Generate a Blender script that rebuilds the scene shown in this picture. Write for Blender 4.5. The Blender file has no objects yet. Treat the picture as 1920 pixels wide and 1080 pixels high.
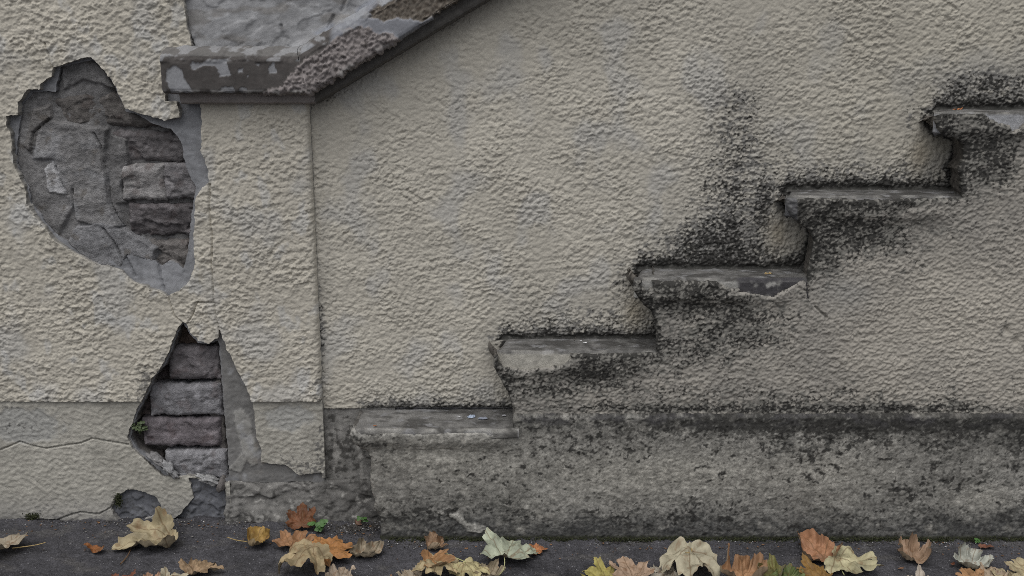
import bpy, math, random
import numpy as np
from mathutils import Matrix, Vector

# ------------------------------------------------------------------ camera, sky, sun, exposure
SC = bpy.context.scene
COL = SC.collection
FOC = 1867.0                      # focal length in photo pixels (1920 wide)
PITCH = math.radians(12.7)
DIST = 1.95                       # metres from the left wall face (y = 0)
EYE = 0.9427
cam_d = bpy.data.cameras.new('camera')
cam_d.sensor_width = 36.0
cam_d.lens = FOC / 1920.0 * 36.0
cam_d.clip_start = 0.01
cam_d.clip_end = 500.0
cam = bpy.data.objects.new('camera', cam_d)
cam.location = (0, -DIST, EYE)
cam.rotation_euler = (math.radians(90) - PITCH, 0, 0)
COL.objects.link(cam)
SC.camera = cam

SUN_EL, SUN_AZ = math.radians(66), math.radians(-158)   # azimuth measured from +y towards +x
w = bpy.data.worlds.new('World')
SC.world = w
w.use_nodes = True
nt = w.node_tree
bg = nt.nodes['Background']
sky = nt.nodes.new('ShaderNodeTexSky')
sky.sky_type = 'NISHITA'
sky.sun_disc = False
sky.sun_elevation = SUN_EL
sky.sun_rotation = SUN_AZ
sky.air_density = 1.0
sky.dust_density = 4.0
hs = nt.nodes.new('ShaderNodeHueSaturation')
hs.inputs['Saturation'].default_value = 0.22
nt.links.new(sky.outputs[0], hs.inputs['Color'])
nt.links.new(hs.outputs[0], bg.inputs['Color'])
bg.inputs['Strength'].default_value = 0.085
sun_d = bpy.data.lights.new('sun', 'SUN')
sun_d.energy = 1.25
sun_d.angle = math.radians(70)
sun_d.color = (1.0, 0.985, 0.96)
sun = bpy.data.objects.new('sun', sun_d)
sdir = Vector((math.sin(SUN_AZ) * math.cos(SUN_EL), math.cos(SUN_AZ) * math.cos(SUN_EL), math.sin(SUN_EL)))
sun.rotation_euler = sdir.to_track_quat('Z', 'Y').to_euler()
sun.location = sdir * 8
COL.objects.link(sun)
SC.view_settings.view_transform = 'Standard'
SC.view_settings.look = 'None'
SC.view_settings.gamma = 1.0
SC.view_settings.use_curve_mapping = False
SC.view_settings.exposure = 0.33
SC.cycles.pixel_filter_type = 'BLACKMAN_HARRIS'
SC.cycles.filter_width = 0.9
SC.cycles.use_denoising = False

random.seed(5)
RNG = np.random.default_rng(11)
f32 = np.float32

# ------------------------------------------------------------------ measuring helpers
CP, SP = math.cos(PITCH), math.sin(PITCH)
def P(u, v, y=0.0):
    """photo pixel -> (x, z) on the vertical plane at depth y"""
    a = (u - 960) / FOC; b = (540 - v) / FOC
    t = (y + DIST) / (b * SP + CP)
    return (a * t, EYE + t * (b * CP - SP))
def PL(pts, y=0.0):
    return np.array([P(u, v, y) for u, v in pts])
def G(u, v, z=0.0):
    """photo pixel -> (x, y) on the ground plane at height z"""
    a = (u - 960) / FOC; b = (540 - v) / FOC
    t = (z - EYE) / (b * CP - SP)
    return (a * t, -DIST + t * (b * SP + CP))

# ------------------------------------------------------------------ noise
NT = 1024
_perm = RNG.permutation(NT).astype(np.int32)
_ang = RNG.random(NT) * 2 * np.pi
_gx = np.cos(_ang).astype(f32); _gy = np.sin(_ang).astype(f32)
def perlin(x, y, seed=0):
    x = np.asarray(x, dtype=f32) + f32(seed * 37.17); y = np.asarray(y, dtype=f32) + f32(seed * 11.73)
    xi = np.floor(x).astype(np.int32); yi = np.floor(y).astype(np.int32)
    fx = x - xi; fy = y - yi
    u = fx * fx * fx * (fx * (fx * 6 - 15) + 10); v = fy * fy * fy * (fy * (fy * 6 - 15) + 10)
    def g(ix, iy, dx, dy):
        h = _perm[(_perm[(ix) % NT] + iy + seed * 101) % NT]
        return _gx[h] * dx + _gy[h] * dy
    a = g(xi, yi, fx, fy); b = g(xi + 1, yi, fx - 1, fy)
    c = g(xi, yi + 1, fx, fy - 1); d = g(xi + 1, yi + 1, fx - 1, fy - 1)
    ab = a + u * (b - a); cd = c + u * (d - c)
    return ab + v * (cd - ab)
def fbm(x, y, seed=0, o=4, gain=0.5):
    r = 0; a = 1.0; f = 1.0
    for i in range(o):
        r = r + a * perlin(x * f, y * f, seed + i * 7); a *= gain; f *= 2.03
    return r
def ss(a, b, x):
    t = np.clip((x - a) / (b - a), 0, 1)
    return t * t * (3 - 2 * t)
def sdf(poly, X, Z, pad=0.05):
    """signed distance to polygon, negative inside (clamped to pad outside its box)"""
    poly = np.asarray(poly, dtype=np.float64)
    out = np.full(X.shape, pad, dtype=np.float64)
    m = (X > poly[:, 0].min() - pad) & (X < poly[:, 0].max() + pad) & (Z > poly[:, 1].min() - pad) & (Z < poly[:, 1].max() + pad)
    x = X[m].astype(np.float64); z = Z[m].astype(np.float64)
    if x.size == 0: return out
    d = np.full(x.shape, 1e9); inside = np.zeros(x.shape, bool)
    n = len(poly)
    for i in range(n):
        ax, az = poly[i]; bx, bz = poly[(i + 1) % n]
        ex, ez = bx - ax, bz - az
        L = ex * ex + ez * ez + 1e-18
        t = np.clip(((x - ax) * ex + (z - az) * ez) / L, 0, 1)
        d = np.minimum(d, (x - ax - t * ex) ** 2 + (z - az - t * ez) ** 2)
        c = (az > z) != (bz > z)
        if abs(ez) > 1e-12:
            inside ^= c & (x < ex * (z - az) / ez + ax)
    d = np.sqrt(d)
    out[m] = np.where(inside, -d, d)
    return out
def line_d(poly, X, Z, pad=0.03):
    poly = np.asarray(poly, dtype=np.float64)
    out = np.full(X.shape, pad)
    m = (X > poly[:, 0].min() - pad) & (X < poly[:, 0].max() + pad) & (Z > poly[:, 1].min() - pad) & (Z < poly[:, 1].max() + pad)
    x = X[m]; z = Z[m]
    if x.size == 0: return out
    d = np.full(x.shape, 1e9)
    for (ax, az), (bx, bz) in zip(poly[:-1], poly[1:]):
        ex, ez = bx - ax, bz - az
        t = np.clip(((x - ax) * ex + (z - az) * ez) / (ex * ex + ez * ez + 1e-18), 0, 1)
        d = np.minimum(d, (x - ax - t * ex) ** 2 + (z - az - t * ez) ** 2)
    out[m] = np.sqrt(d)
    return out
def axis(a, b, step, lo=None, hi=None, grow=1.25, cap=0.2):
    xs = list(np.arange(a, b + step * 0.5, step))
    s = step
    while lo is not None and xs[0] > lo:
        s = min(s * grow, cap); xs.insert(0, xs[0] - s)
    s = step
    while hi is not None and xs[-1] < hi:
        s = min(s * grow, cap); xs.append(xs[-1] + s)
    return np.array(xs)

# ------------------------------------------------------------------ materials
def mat(name, rough=0.9, fine=900, fine_amt=0.35, mid=120, mid_amt=0.12, bump=0.35, bump_d=0.0012, spec=0.25, speck=None):
    m = bpy.data.materials.new(name); m.use_nodes = True
    t = m.node_tree; N = t.nodes; L = t.links
    bs = N['Principled BSDF']
    at = N.new('ShaderNodeAttribute'); at.attribute_name = 'col'
    tc = N.new('ShaderNodeTexCoord')
    n1 = N.new('ShaderNodeTexNoise'); n1.inputs['Scale'].default_value = fine; n1.inputs['Detail'].default_value = 3
    n2 = N.new('ShaderNodeTexNoise'); n2.inputs['Scale'].default_value = mid; n2.inputs['Detail'].default_value = 5
    L.new(tc.outputs['Object'], n1.inputs['Vector']); L.new(tc.outputs['Object'], n2.inputs['Vector'])
    def rng(src, amt):
        r = N.new('ShaderNodeMapRange')
        r.inputs['From Min'].default_value = 0.25; r.inputs['From Max'].default_value = 0.75
        r.inputs['To Min'].default_value = 1 - amt; r.inputs['To Max'].default_value = 1 + amt
        L.new(src, r.inputs['Value']); return r.outputs[0]
    mu = N.new('ShaderNodeMath'); mu.operation = 'MULTIPLY'
    L.new(rng(n1.outputs[0], fine_amt), mu.inputs[0]); L.new(rng(n2.outputs[0], mid_amt), mu.inputs[1])
    vm = N.new('ShaderNodeVectorMath'); vm.operation = 'SCALE'
    L.new(at.outputs['Color'], vm.inputs[0]); L.new(mu.outputs[0], vm.inputs['Scale'])
    colout = vm.outputs[0]
    if speck:
        vo = N.new('ShaderNodeTexVoronoi'); vo.inputs['Scale'].default_value = speck[0]
        L.new(tc.outputs['Object'], vo.inputs['Vector'])
        sx = N.new('ShaderNodeSeparateColor'); L.new(vo.outputs['Color'], sx.inputs[0])
        gt = N.new('ShaderNodeMath'); gt.operation = 'GREATER_THAN'; gt.inputs[1].default_value = speck[1]
        L.new(sx.outputs[0], gt.inputs[0])
        lt = N.new('ShaderNodeMath'); lt.operation = 'LESS_THAN'; lt.inputs[1].default_value = 0.38
        L.new(vo.outputs['Distance'], lt.inputs[0])
        an = N.new('ShaderNodeMath'); an.operation = 'MULTIPLY'
        L.new(gt.outputs[0], an.inputs[0]); L.new(lt.outputs[0], an.inputs[1])
        mx = N.new('ShaderNodeMix'); mx.data_type = 'RGBA'
        L.new(an.outputs[0], mx.inputs[0]); L.new(colout, mx.inputs[6]); mx.inputs[7].default_value = (*speck[2], 1)
        colout = mx.outputs[2]
    L.new(colout, bs.inputs['Base Color'])
    bs.inputs['Roughness'].default_value = rough
    bs.inputs['Specular IOR Level'].default_value = spec
    bp = N.new('ShaderNodeBump'); bp.inputs['Strength'].default_value = bump; bp.inputs['Distance'].default_value = bump_d
    ad = N.new('ShaderNodeMath'); ad.operation = 'MULTIPLY_ADD'; ad.inputs[1].default_value = 0.5
    L.new(n1.outputs[0], ad.inputs[0]); L.new(n2.outputs[0], ad.inputs[2])
    L.new(ad.outputs[0], bp.inputs['Height']); L.new(bp.outputs[0], bs.inputs['Normal'])
    return m
M_STUCCO = mat('painted_roughcast', fine=520, fine_amt=0.10, mid=190, mid_amt=0.06, bump=0.4, bump_d=0.001)
M_BASE = mat('fine_sand_render', fine=520, fine_amt=0.14, mid=160, mid_amt=0.08, bump=0.7, bump_d=0.0016)
M_CEM = mat('cement_undercoat', fine=620, fine_amt=0.18, mid=70, mid_amt=0.18, bump=0.6, bump_d=0.0014)
M_STONE = mat('weathered_concrete', fine=560, fine_amt=0.30, mid=90, mid_amt=0.22, bump=0.8, bump_d=0.0016)
M_BRICK = mat('old_brick', fine=480, fine_amt=0.28, mid=120, mid_amt=0.25, bump=0.9, bump_d=0.0024)
M_COPE = mat('coping_paint', fine=600, fine_amt=0.12, mid=70, mid_amt=0.12, bump=0.4, bump_d=0.001)
M_ASPH = mat('asphalt', fine=360, fine_amt=0.6, mid=110, mid_amt=0.2, bump=1.0, bump_d=0.0025, rough=0.85, speck=(380, 0.975, (0.24, 0.24, 0.25)))
M_GRIT = mat('grit', fine=500, fine_amt=0.3, mid=100, mid_amt=0.3, bump=0.4)
M_MOSS = mat('moss', fine=500, fine_amt=0.4, mid=100, mid_amt=0.3, bump=0.4)

# ------------------------------------------------------------------ mesh builders
def finish(name, verts, faces, mt, parent=None, col=None, smooth=True, origin=None):
    me = bpy.data.meshes.new(name)
    V = np.asarray(verts, dtype=f32)
    if origin is not None: V = V - np.asarray(origin, dtype=f32)
    Fq = np.asarray(faces, dtype=np.int32)
    me.vertices.add(len(V)); me.vertices.foreach_set('co', V.ravel())
    nf, k = Fq.shape
    me.loops.add(nf * k); me.loops.foreach_set('vertex_index', Fq.ravel())
    me.polygons.add(nf)
    me.polygons.foreach_set('loop_start', np.arange(0, nf * k, k, dtype=np.int32))
    me.polygons.foreach_set('use_smooth', np.full(nf, smooth, dtype=bool))
    me.update(calc_edges=True)
    if col is not None:
        c = np.ones((len(V), 4), dtype=f32); c[:, :3] = np.clip(col, 0.004, 0.95)
        a = me.attributes.new('col', 'FLOAT_COLOR', 'POINT'); a.data.foreach_set('color', c.ravel())
    me.materials.append(mt)
    ob = bpy.data.objects.new(name, me); COL.objects.link(ob)
    if origin is not None: ob.location = origin
    if parent is not None:
        ob.parent = parent
        ob.matrix_parent_inverse = Matrix.Translation(-parent.location)
    return ob
def thing(name, loc, label, cat, group=None):
    o = bpy.data.objects.new(name, None); o.empty_display_size = 0.05
    o.location = loc; COL.objects.link(o)
    o['label'] = label; o['category'] = cat
    if group: o['group'] = group
    return o
def tag(o, label, cat, group=None):
    o['label'] = label; o['category'] = cat
    if group: o['group'] = group
    return o

def sheet(name, xs, zs, y0, hfun, sfun, rim, mt, parent, cfun, rseg=2, round_r=0.0, rough_rim=0.0, taper=0.0, rim_col=None):
    """upright relief sheet: hfun(X,Z)->outward height, sfun->signed distance (negative kept), cfun->(..,3)"""
    X, Z = np.meshgrid(xs, zs)
    S = sfun(X, Z)
    keep = (S[:-1, :-1] + S[1:, :-1] + S[:-1, 1:] + S[1:, 1:]) < 0
    nz, nx = X.shape
    gz, gx = np.gradient(S, zs, xs)
    gl = np.sqrt(gx * gx + gz * gz) + 1e-9; gx /= gl; gz /= gl
    # boundary edges
    kp = np.zeros((nz + 1, nx + 1), bool); kp[1:-1, 1:-1] = keep
    idx = np.arange(nz * nx).reshape(nz, nx)
    E = []
    a = kp[1:-1, 1:]; b = kp[1:-1, :-1]           # vertical edges between cell columns, shape (nz-1, nx)
    vL = idx[:-1, :]; vU = idx[1:, :]
    m = b & ~a; E.append(np.stack([vL[m], vU[m]], 1))
    m = a & ~b; E.append(np.stack([vU[m], vL[m]], 1))
    a = kp[1:, 1:-1]; b = kp[:-1, 1:-1]           # horizontal edges, shape (nz, nx-1)
    hL = idx[:, :-1]; hR = idx[:, 1:]
    m = b & ~a; E.append(np.stack([hR[m], hL[m]], 1))
    m = a & ~b; E.append(np.stack([hL[m], hR[m]], 1))
    E = np.concatenate(E)
    bv = np.unique(E)
    Xf = X.ravel().copy(); Zf = Z.ravel().copy(); Sf = S.ravel()
    sx = np.gradient(xs); sz = np.gradient(zs)
    lim = 0.8 * np.minimum(*np.meshgrid(sx, sz)).ravel()[bv]
    mv = np.clip(Sf[bv], -lim, lim)
    Xf[bv] -= mv * gx.ravel()[bv]; Zf[bv] -= mv * gz.ravel()[bv]
    Xs = Xf.reshape(nz, nx); Zs = Zf.reshape(nz, nx)
    Hh = hfun(Xs, Zs)
    if round_r > 0:
        d = np.clip(-S, 0, round_r)
        Hh = Hh - (round_r - np.sqrt(np.maximum(round_r ** 2 - (round_r - d) ** 2, 0)))
    C = cfun(Xs, Zs, Hh)
    V = np.stack([Xf, y0 - Hh.ravel(), Zf], 1)
    q = np.stack([idx[:-1, :-1], idx[:-1, 1:], idx[1:, 1:], idx[1:, :-1]], -1)[keep]
    used = np.zeros(nz * nx, bool); used[q.ravel()] = True
    re = np.cumsum(used) - 1
    Vk = V[used]; Ck = C.reshape(-1, 3)[used]; q = re[q]
    if rim > 0 and len(E):
        bmap = np.full(nz * nx, -1); bmap[bv] = np.arange(len(bv))
        base = len(Vk); nb = len(bv)
        vs = []; cs = []
        for k in range(rseg + 1):
            t = k / rseg
            p = V[bv].copy()
            p[:, 1] = p[:, 1] * (1 - t) + (y0 + rim) * t
            if rough_rim and k > 0:
                s_ = perlin(p[:, 0] / 0.012 + p[:, 2] / 0.011, p[:, 1] / 0.012, 91) * rough_rim
                p[:, 0] += s_ * gx.ravel()[bv]; p[:, 2] += s_ * gz.ravel()[bv]
            if taper:
                p[:, 0] -= taper * t * gx.ravel()[bv]; p[:, 2] -= taper * t * gz.ravel()[bv]
            cb_ = C.reshape(-1, 3)[bv]
            if rim_col is not None:
                qn = fbm((p[:, 0] + p[:, 2]) / 0.02, (p[:, 1] + 0.5 * p[:, 2]) / 0.02, 93, 3)
                cb_ = cb_ * (1 - ss(0, 0.3, t)) + (np.asarray(rim_col)[None] * (1 + 0.9 * qn)[:, None]) * ss(0, 0.3, t)
            vs.append(p); cs.append(cb_)
        ea = bmap[E[:, 0]]; eb = bmap[E[:, 1]]
        qs = [q]
        for k in range(rseg):
            qs.append(np.stack([base + k * nb + eb, base + k * nb + ea, base + (k + 1) * nb + ea, base + (k + 1) * nb + eb], 1))
        q = np.concatenate(qs); Vk = np.concatenate([Vk] + vs); Ck = np.concatenate([Ck] + cs)
    return finish(name, Vk, q, mt, parent, Ck)

def gridmesh(name, PX, mt, parent, C, close=False):
    """(nu, nv, 3) point grid -> mesh"""
    nu, nv, _ = PX.shape
    idx = np.arange(nu * nv).reshape(nu, nv)
    q = np.stack([idx[:-1, :-1], idx[1:, :-1], idx[1:, 1:], idx[:-1, 1:]], -1).reshape(-1, 4)
    return finish(name, PX.reshape(-1, 3), q, mt, parent, C.reshape(-1, 3))

def tone(X, Z, c, lo=0.10, hi=0.06, seed=3):
    k = 1 + lo * 2 * fbm(X / 0.22, Z / 0.22, seed, 3) + hi * 2 * fbm(X / 0.03, Z / 0.03, seed + 5, 3)
    return np.asarray(c)[None, None, :] * k[..., None]
def mix(C, c2, m):
    m = np.clip(m, 0, 1)[..., None]
    return C * (1 - m) + np.asarray(c2) * m

# ------------------------------------------------------------------ relief patterns
def roughcast(X, Z, seed, amp=1.0, cell=0.0115, crumb=0.0):
    wx = X + 0.0036 * perlin(X / 0.012, Z / 0.012, seed + 1)
    wz = Z + 0.0036 * perlin(X / 0.012, Z / 0.012, seed + 2) - 0.12 * X
    jit = 0.20 * perlin(X / 0.0040, Z / 0.0038, seed + 9)
    n1 = perlin(wx / (cell * 1.25), wz / cell, seed + 3) + 0.42 * perlin(wx / (cell * 0.5), wz / (cell * 0.46), seed + 4) + jit
    n3 = perlin(wx / (cell * 0.75), wz / (cell * 0.62), seed + 5) + 1.2 * jit
    e = 0.04
    h = 0.0015 * ss(-e, e, n1 + 0.10) + 0.0011 * ss(-e, e, n1 - 0.24) + 0.0010 * ss(-e, e, n1 + 0.42) + 0.0008 * ss(-e, e, n3 - 0.12) + 0.0002 * n1
    vary = np.clip(0.90 + 0.95 * fbm(X / 0.10, Z / 0.09, seed + 13, 3), 0.35, 1.3)
    h = h * vary
    if crumb > 0:
        n4 = perlin(X / 0.0068, Z / 0.0058, seed + 7) + 0.5 * perlin(X / 0.0036, Z / 0.0036, seed + 8)
        h = h + crumb * (0.0018 * ss(-0.10, 0.12, n4) + 0.0006 * n4)
    und = 0.0030 * perlin(X / 0.16, Z / 0.13, seed + 11) + 0.0010 * perlin(X / 0.05, Z / 0.05, seed + 12)
    return (h * amp + und).astype(np.float64)

CREAM = (0.488, 0.458, 0.395)
GREYC = (0.255, 0.26, 0.275)
SOOT_SHADE = np.array((0.032, 0.031, 0.029))  # black of the soot and of the painted contact shade
def cream(X, Z, seed, c=CREAM):
    C = tone(X, Z, c, 0.07, 0.04, seed)
    wash = ss(0.05, 0.45, fbm(X / 0.10, Z / 0.13, seed + 31, 3))
    C = mix(C, (0.43, 0.425, 0.41), 0.55 * wash)
    return C
def soot_shade_mask(X, Z, dens, seed, scale=0.0075, slope=0.90):
    """speckled lichen and soot, and the painted shade bands; dens 0..1"""
    n = 0.6 * fbm(X / scale, Z / (scale * 0.8), seed, 3) + 0.35 * fbm(X / 0.03, Z / 0.025, seed + 3, 2)
    thr = 0.62 - slope * dens
    return ss(thr - 0.05, thr + 0.10, n) * np.clip(dens * 3, 0, 1)
def blob(X, Z, cx, cz, rx, rz, rot=0.0):
    c, s = math.cos(rot), math.sin(rot)
    dx = X - cx; dz = Z - cz
    return np.exp(-(((dx * c + dz * s) / rx) ** 2 + ((-dx * s + dz * c) / rz) ** 2))
def pblob(X, Z, u, v, ru, rv, y=0.0, rot=0.0):
    cx, cz = P(u, v, y)
    return blob(X, Z, cx, cz, ru / 960.0, rv / 960.0, rot)

# ================================================================== PAVEMENT
PAVE_Y = -0.4
xs = axis(-1.12, 1.12, 0.0030, -40, 40, 1.3, 4.0)
ys = axis(-0.36, 0.03, 0.0030, -40, 0.6, 1.35, 4.0)
Xg, Yg = np.meshgrid(xs, ys)
hg = 0.0030 * fbm(Xg / 0.010, Yg / 0.010, 21, 3) + 0.003 * perlin(Xg / 0.2, Yg / 0.2, 22) * (np.abs(Xg) < 3) + 0.0007 * perlin(Xg / 0.0055, Yg / 0.0055, 23)
# the strip slopes up very slightly where it was trowelled against the left wall
foot = np.where(Xg > -0.262, -0.095, np.where(Xg < -0.56, 0.0, -0.015))
hg = hg + 0.009 * np.clip(fbm(Xg / 0.06, Yg / 0.06, 28, 3) + 0.25, 0, 1) * np.exp(-np.abs(foot - Yg) / 0.018) * (np.abs(Xg) < 3)
hg = hg - 0.004 * (1 - ss(0.0008, 0.0022, np.abs(Yg + 0.115 + 0.03 * Xg + 0.02 * fbm(Xg / 0.07, Xg * 0, 29, 4)))) * (Xg < -0.45) * (Xg > -0.78)
Cg = tone(Xg, Yg, (0.056, 0.055, 0.061), 0.18, 0.2, 24)
Cg = mix(Cg, (0.088, 0.084, 0.082), 0.6 * ss(0.1, 0.5, fbm(Xg / 0.07, Yg / 0.05, 27, 3)))
PV = np.stack([Xg, Yg, hg - 0.001], -1)
pave = gridmesh('pavement', PV.transpose(1, 0, 2), M_ASPH, None, Cg.transpose(1, 0, 2))
pave['kind'] = 'structure'

# ================================================================== LEFT WALL WITH PILASTER
wall = thing('stucco_wall', (-0.7, 0, 0), 'cream roughcast wall and pilaster with broken holes showing old brick', 'wall')
XP = -0.392                                   # right edge of the pilaster
Z_BASE = P(300, 752)[1]                       # line where roughcast meets the finer base render
HOLE = PL([(173,106),(140,113),(101,126),(99,143),(77,155),(75,166),(53,169),(36,193),(35,215),(12,216),(15,239),(22,250),(23,287),(29,316),(46,350),(51,381),(72,412),(104,451),(144,477),(183,496),(226,506),(250,528),(294,545),(313,556),(337,545),(359,523),(368,494),(363,460),(368,369),(380,352),(394,342),(388,311),(378,282),(380,224),(375,180),(330,175),(339,220),(308,224),(270,215),(236,203),(221,167),(202,138),(180,114)])
HOLE_IN = PL([(173,112),(112,126),(107,150),(104,171),(60,173),(42,196),(32,250),(29,300),(37,325),(54,352),(57,382),(78,409),(108,443),(135,456),(150,468),(185,484),(225,490),(240,476),(262,482),(292,490),(300,500),(318,490),(332,493),(343,508),(352,470),(354,446),(361,388),(366,352),(352,320),(344,297),(338,263),(318,241),(290,234),(252,213),(236,209),(222,180),(205,145),(186,118)], 0.008)
NICHE = PL([(343,603),(336,612),(326,632),(319,656),(304,685),(285,709),(268,748),(254,772),(237,822),(249,844),(276,868),(302,892),(326,896),(350,893),(377,897),(405,912),(425,905),(600,905),(603,887),(560,892),(535,873),(490,868),(490,844),(480,820),(478,791),(473,752),(468,738),(449,700),(430,661),(412,618),(408,634),(391,643),(372,639),(357,623),(350,606)])
NICHE_IN = PL([(343,607),(337,614),(329,633),(322,656),(308,685),(289,709),(272,748),(258,772),(243,822),(256,842),(285,862),(308,884),(330,890),(360,892),(400,905),(428,898),(427,850),(424,820),(417,743),(410,650),(408,638),(391,647),(370,643),(355,627)], 0.008)
PATCH1 = PL([(207,955),(216,932),(238,918),(268,922),(292,934),(303,950),(296,966),(262,978),(222,975)])
PATCH2 = PL([(352,897),(362,935),(340,962),(322,974),(318,990),(440,992),(440,958),(424,935),(418,907),(395,902)])
GREYTOP = PL([(343,-300),(345,0),(352,55),(360,85),(350,95),(322,104),(310,112),(310,190),(700,190),(700,-300)])
CRACKS = [PL([(313,552),(322,580),(326,592),(343,606)]), PL([(394,345),(393,400),(398,445),(397,500),(401,568),(406,600),(411,622)]), PL([(368,567),(401,568)]),
          PL([(85,80),(92,105),(99,128)]), PL([(370,567),(362,590),(352,606)])]
CRACKS_B = [PL([(0,845),(35,830),(60,838),(85,842),(130,835),(150,832),(172,823),(240,835)]), PL([(0,978),(60,973),(105,976),(125,968),(150,960),(185,964),(207,953),(216,935)])]
NICHE_GRP = [HOLE, NICHE]
def jag(X, Z, a=0.0028, seed=40):
    return a * fbm(X / 0.018, Z / 0.018, seed, 3) + 0.45 * a * perlin(X / 0.0055, Z / 0.0055, seed + 3)
def cracks_h(X, Z, lines, width, depth):
    h = 0
    for c in lines:
        d = line_d(c, X, Z) + 0.0009 * perlin(X / 0.006, Z / 0.006, 55)
        h = h - depth * (1 - ss(width * 0.4, width, d))
    return h
xs = axis(-1.05, XP, 0.0016, -4.0, None, 1.12, 0.12)
xs = np.append(xs[xs < XP - 0.0012], XP)
zs_fin = axis(Z_BASE, 1.08, 0.0016, None, 3.2, 1.12, 0.12)
def s_fin(X, Z):
    j = jag(X, Z)
    s = np.full(X.shape, -0.05)
    for h_ in NICHE_GRP: s = np.maximum(s, -sdf(h_, X, Z) - j)
    s = np.maximum(s, -sdf(GREYTOP, X, Z, 0.2) - 0.7 * j)
    s = np.maximum(s, X - XP)
    s = np.maximum(s, (Z_BASE + 0.0015 * perlin(X / 0.03, X * 0 + 3.3, 5)) - Z)
    return s
def h_fin(X, Z):
    h = roughcast(X, Z, 100, 0.95, 0.0096) + cracks_h(X, Z, CRACKS, 0.0020, 0.005)
    h += 0.002 * ss(0.05, 0.0, Z - Z_BASE)
    # plaster lifts a little round the broken hole
    h += 0.004 * ss(0.03, 0.0, sdf(HOLE, X, Z)) * (0.5 + fbm(X / 0.05, Z / 0.05, 8, 2))
    # arris of the pilaster is worn round
    d = np.clip(XP - X, 0, 0.012)
    h -= 0.012 - np.sqrt(np.maximum(0.012 ** 2 - (0.012 - d) ** 2, 0))
    return h
def c_fin(X, Z, Hh):
    C = cream(X, Z, 60)
    d = 0.75 * pblob(X, Z, 275, 720, 40, 60) + 0.5 * pblob(X, Z, 120, 745, 200, 12) + 0.35 * pblob(X, Z, 590, 740, 60, 60)
    d = d + 0.30 * pblob(X, Z, 480, 210, 130, 18) + 0.16 * pblob(X, Z, 595, 480, 18, 300)+ 0.45 * pblob(X, Z, 600, 735, 12, 60)  # includes a shade band painted below the level coping
    C = mix(C, (0.17, 0.165, 0.155), 0.85 * soot_shade_mask(X, Z, np.clip(d, 0, 1), 70))
    C = mix(C, SOOT_SHADE * 1.6, 0.8 * soot_shade_mask(X, Z, 0.35 * d, 73, 0.004))
    C = mix(C, (0.50, 0.50, 0.49), 0.5 * ss(0.25, 0.5, fbm(X / 0.05, Z / 0.07, 77, 4)))
    return C
sheet('finish_coat', xs, zs_fin, 0.0, h_fin, s_fin, 0.018, M_STUCCO, wall, c_fin, 5, rough_rim=0.003, rim_col=(0.30, 0.29, 0.27))

zs_b = axis(-0.02, Z_BASE, 0.0018)
zs_b = np.append(zs_b[zs_b < Z_BASE - 0.001], Z_BASE)
def s_base(X, Z):
    j = jag(X, Z, 0.003, 44)
    s = np.full(X.shape, -0.05)
    for h_ in (NICHE, PATCH1, PATCH2): s = np.maximum(s, -sdf(h_, X, Z) - j)
    s = np.maximum(s, X - XP)
    bot = P(500, 897)[1] + 0.004 * perlin(X / 0.03, X * 0, 3)
    s = np.maximum(s, np.where(X > P(428, 900)[0], bot - Z, -0.05))
    return s
def h_base(X, Z):
    h = -0.0035 + 0.0007 * fbm(X / 0.0075, Z / 0.0065, 120, 3) + 0.0010 * ss(-0.1, 0.25, perlin(X / 0.011, Z / 0.009, 121)) + 0.003 * perlin(X / 0.12, Z / 0.1, 122)
    h += cracks_h(X, Z, CRACKS_B, 0.0019, 0.005)
    smooth = np.clip(pblob(X, Z, 45, 800, 90, 45) + pblob(X, Z, 540, 785, 60, 35), 0, 1)
    h -= 0.0012 * ss(0.45, 0.6, smooth + 0.25 * fbm(X / 0.03, Z / 0.03, 123, 3))
    h += 0.004 * ss(0.05, 0.0, Z) 
    return h
def c_base(X, Z, Hh):
    C = tone(X, Z, (0.40, 0.385, 0.342), 0.10, 0.10, 62)
    sm = np.clip(pblob(X, Z, 45, 800, 90, 45) + 0.9 * pblob(X, Z, 540, 785, 60, 35), 0, 1)
    C = mix(C, (0.36, 0.36, 0.345), 0.8 * ss(0.4, 0.6, sm + 0.25 * fbm(X / 0.03, Z / 0.03, 123, 3)))
    d = 0.55 * np.exp(-np.maximum(Z, 0) / 0.035) + 0.5 * pblob(X, Z, 30, 800, 50, 14) + 0.4 * pblob(X, Z, 15, 765, 25, 10)
    d = d + 0.45 * ss(P(500, 800)[1], P(500, 890)[1], Z) * (X > -0.5) + 0.35 * pblob(X, Z, 600, 830, 14, 70) + 0.14
    C = mix(C, (0.13, 0.127, 0.122), 0.85 * soot_shade_mask(X, Z, np.clip(d, 0, 1), 80))
    C = mix(C, (0.20, 0.195, 0.19), 0.6 * ss(0.08, 0.0, Z))
    return C
sheet('base_render', xs, zs_b, 0.0, h_base, s_base, 0.018, M_BASE, wall, c_base, 4, rough_rim=0.003, rim_col=(0.27, 0.26, 0.245))

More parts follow.
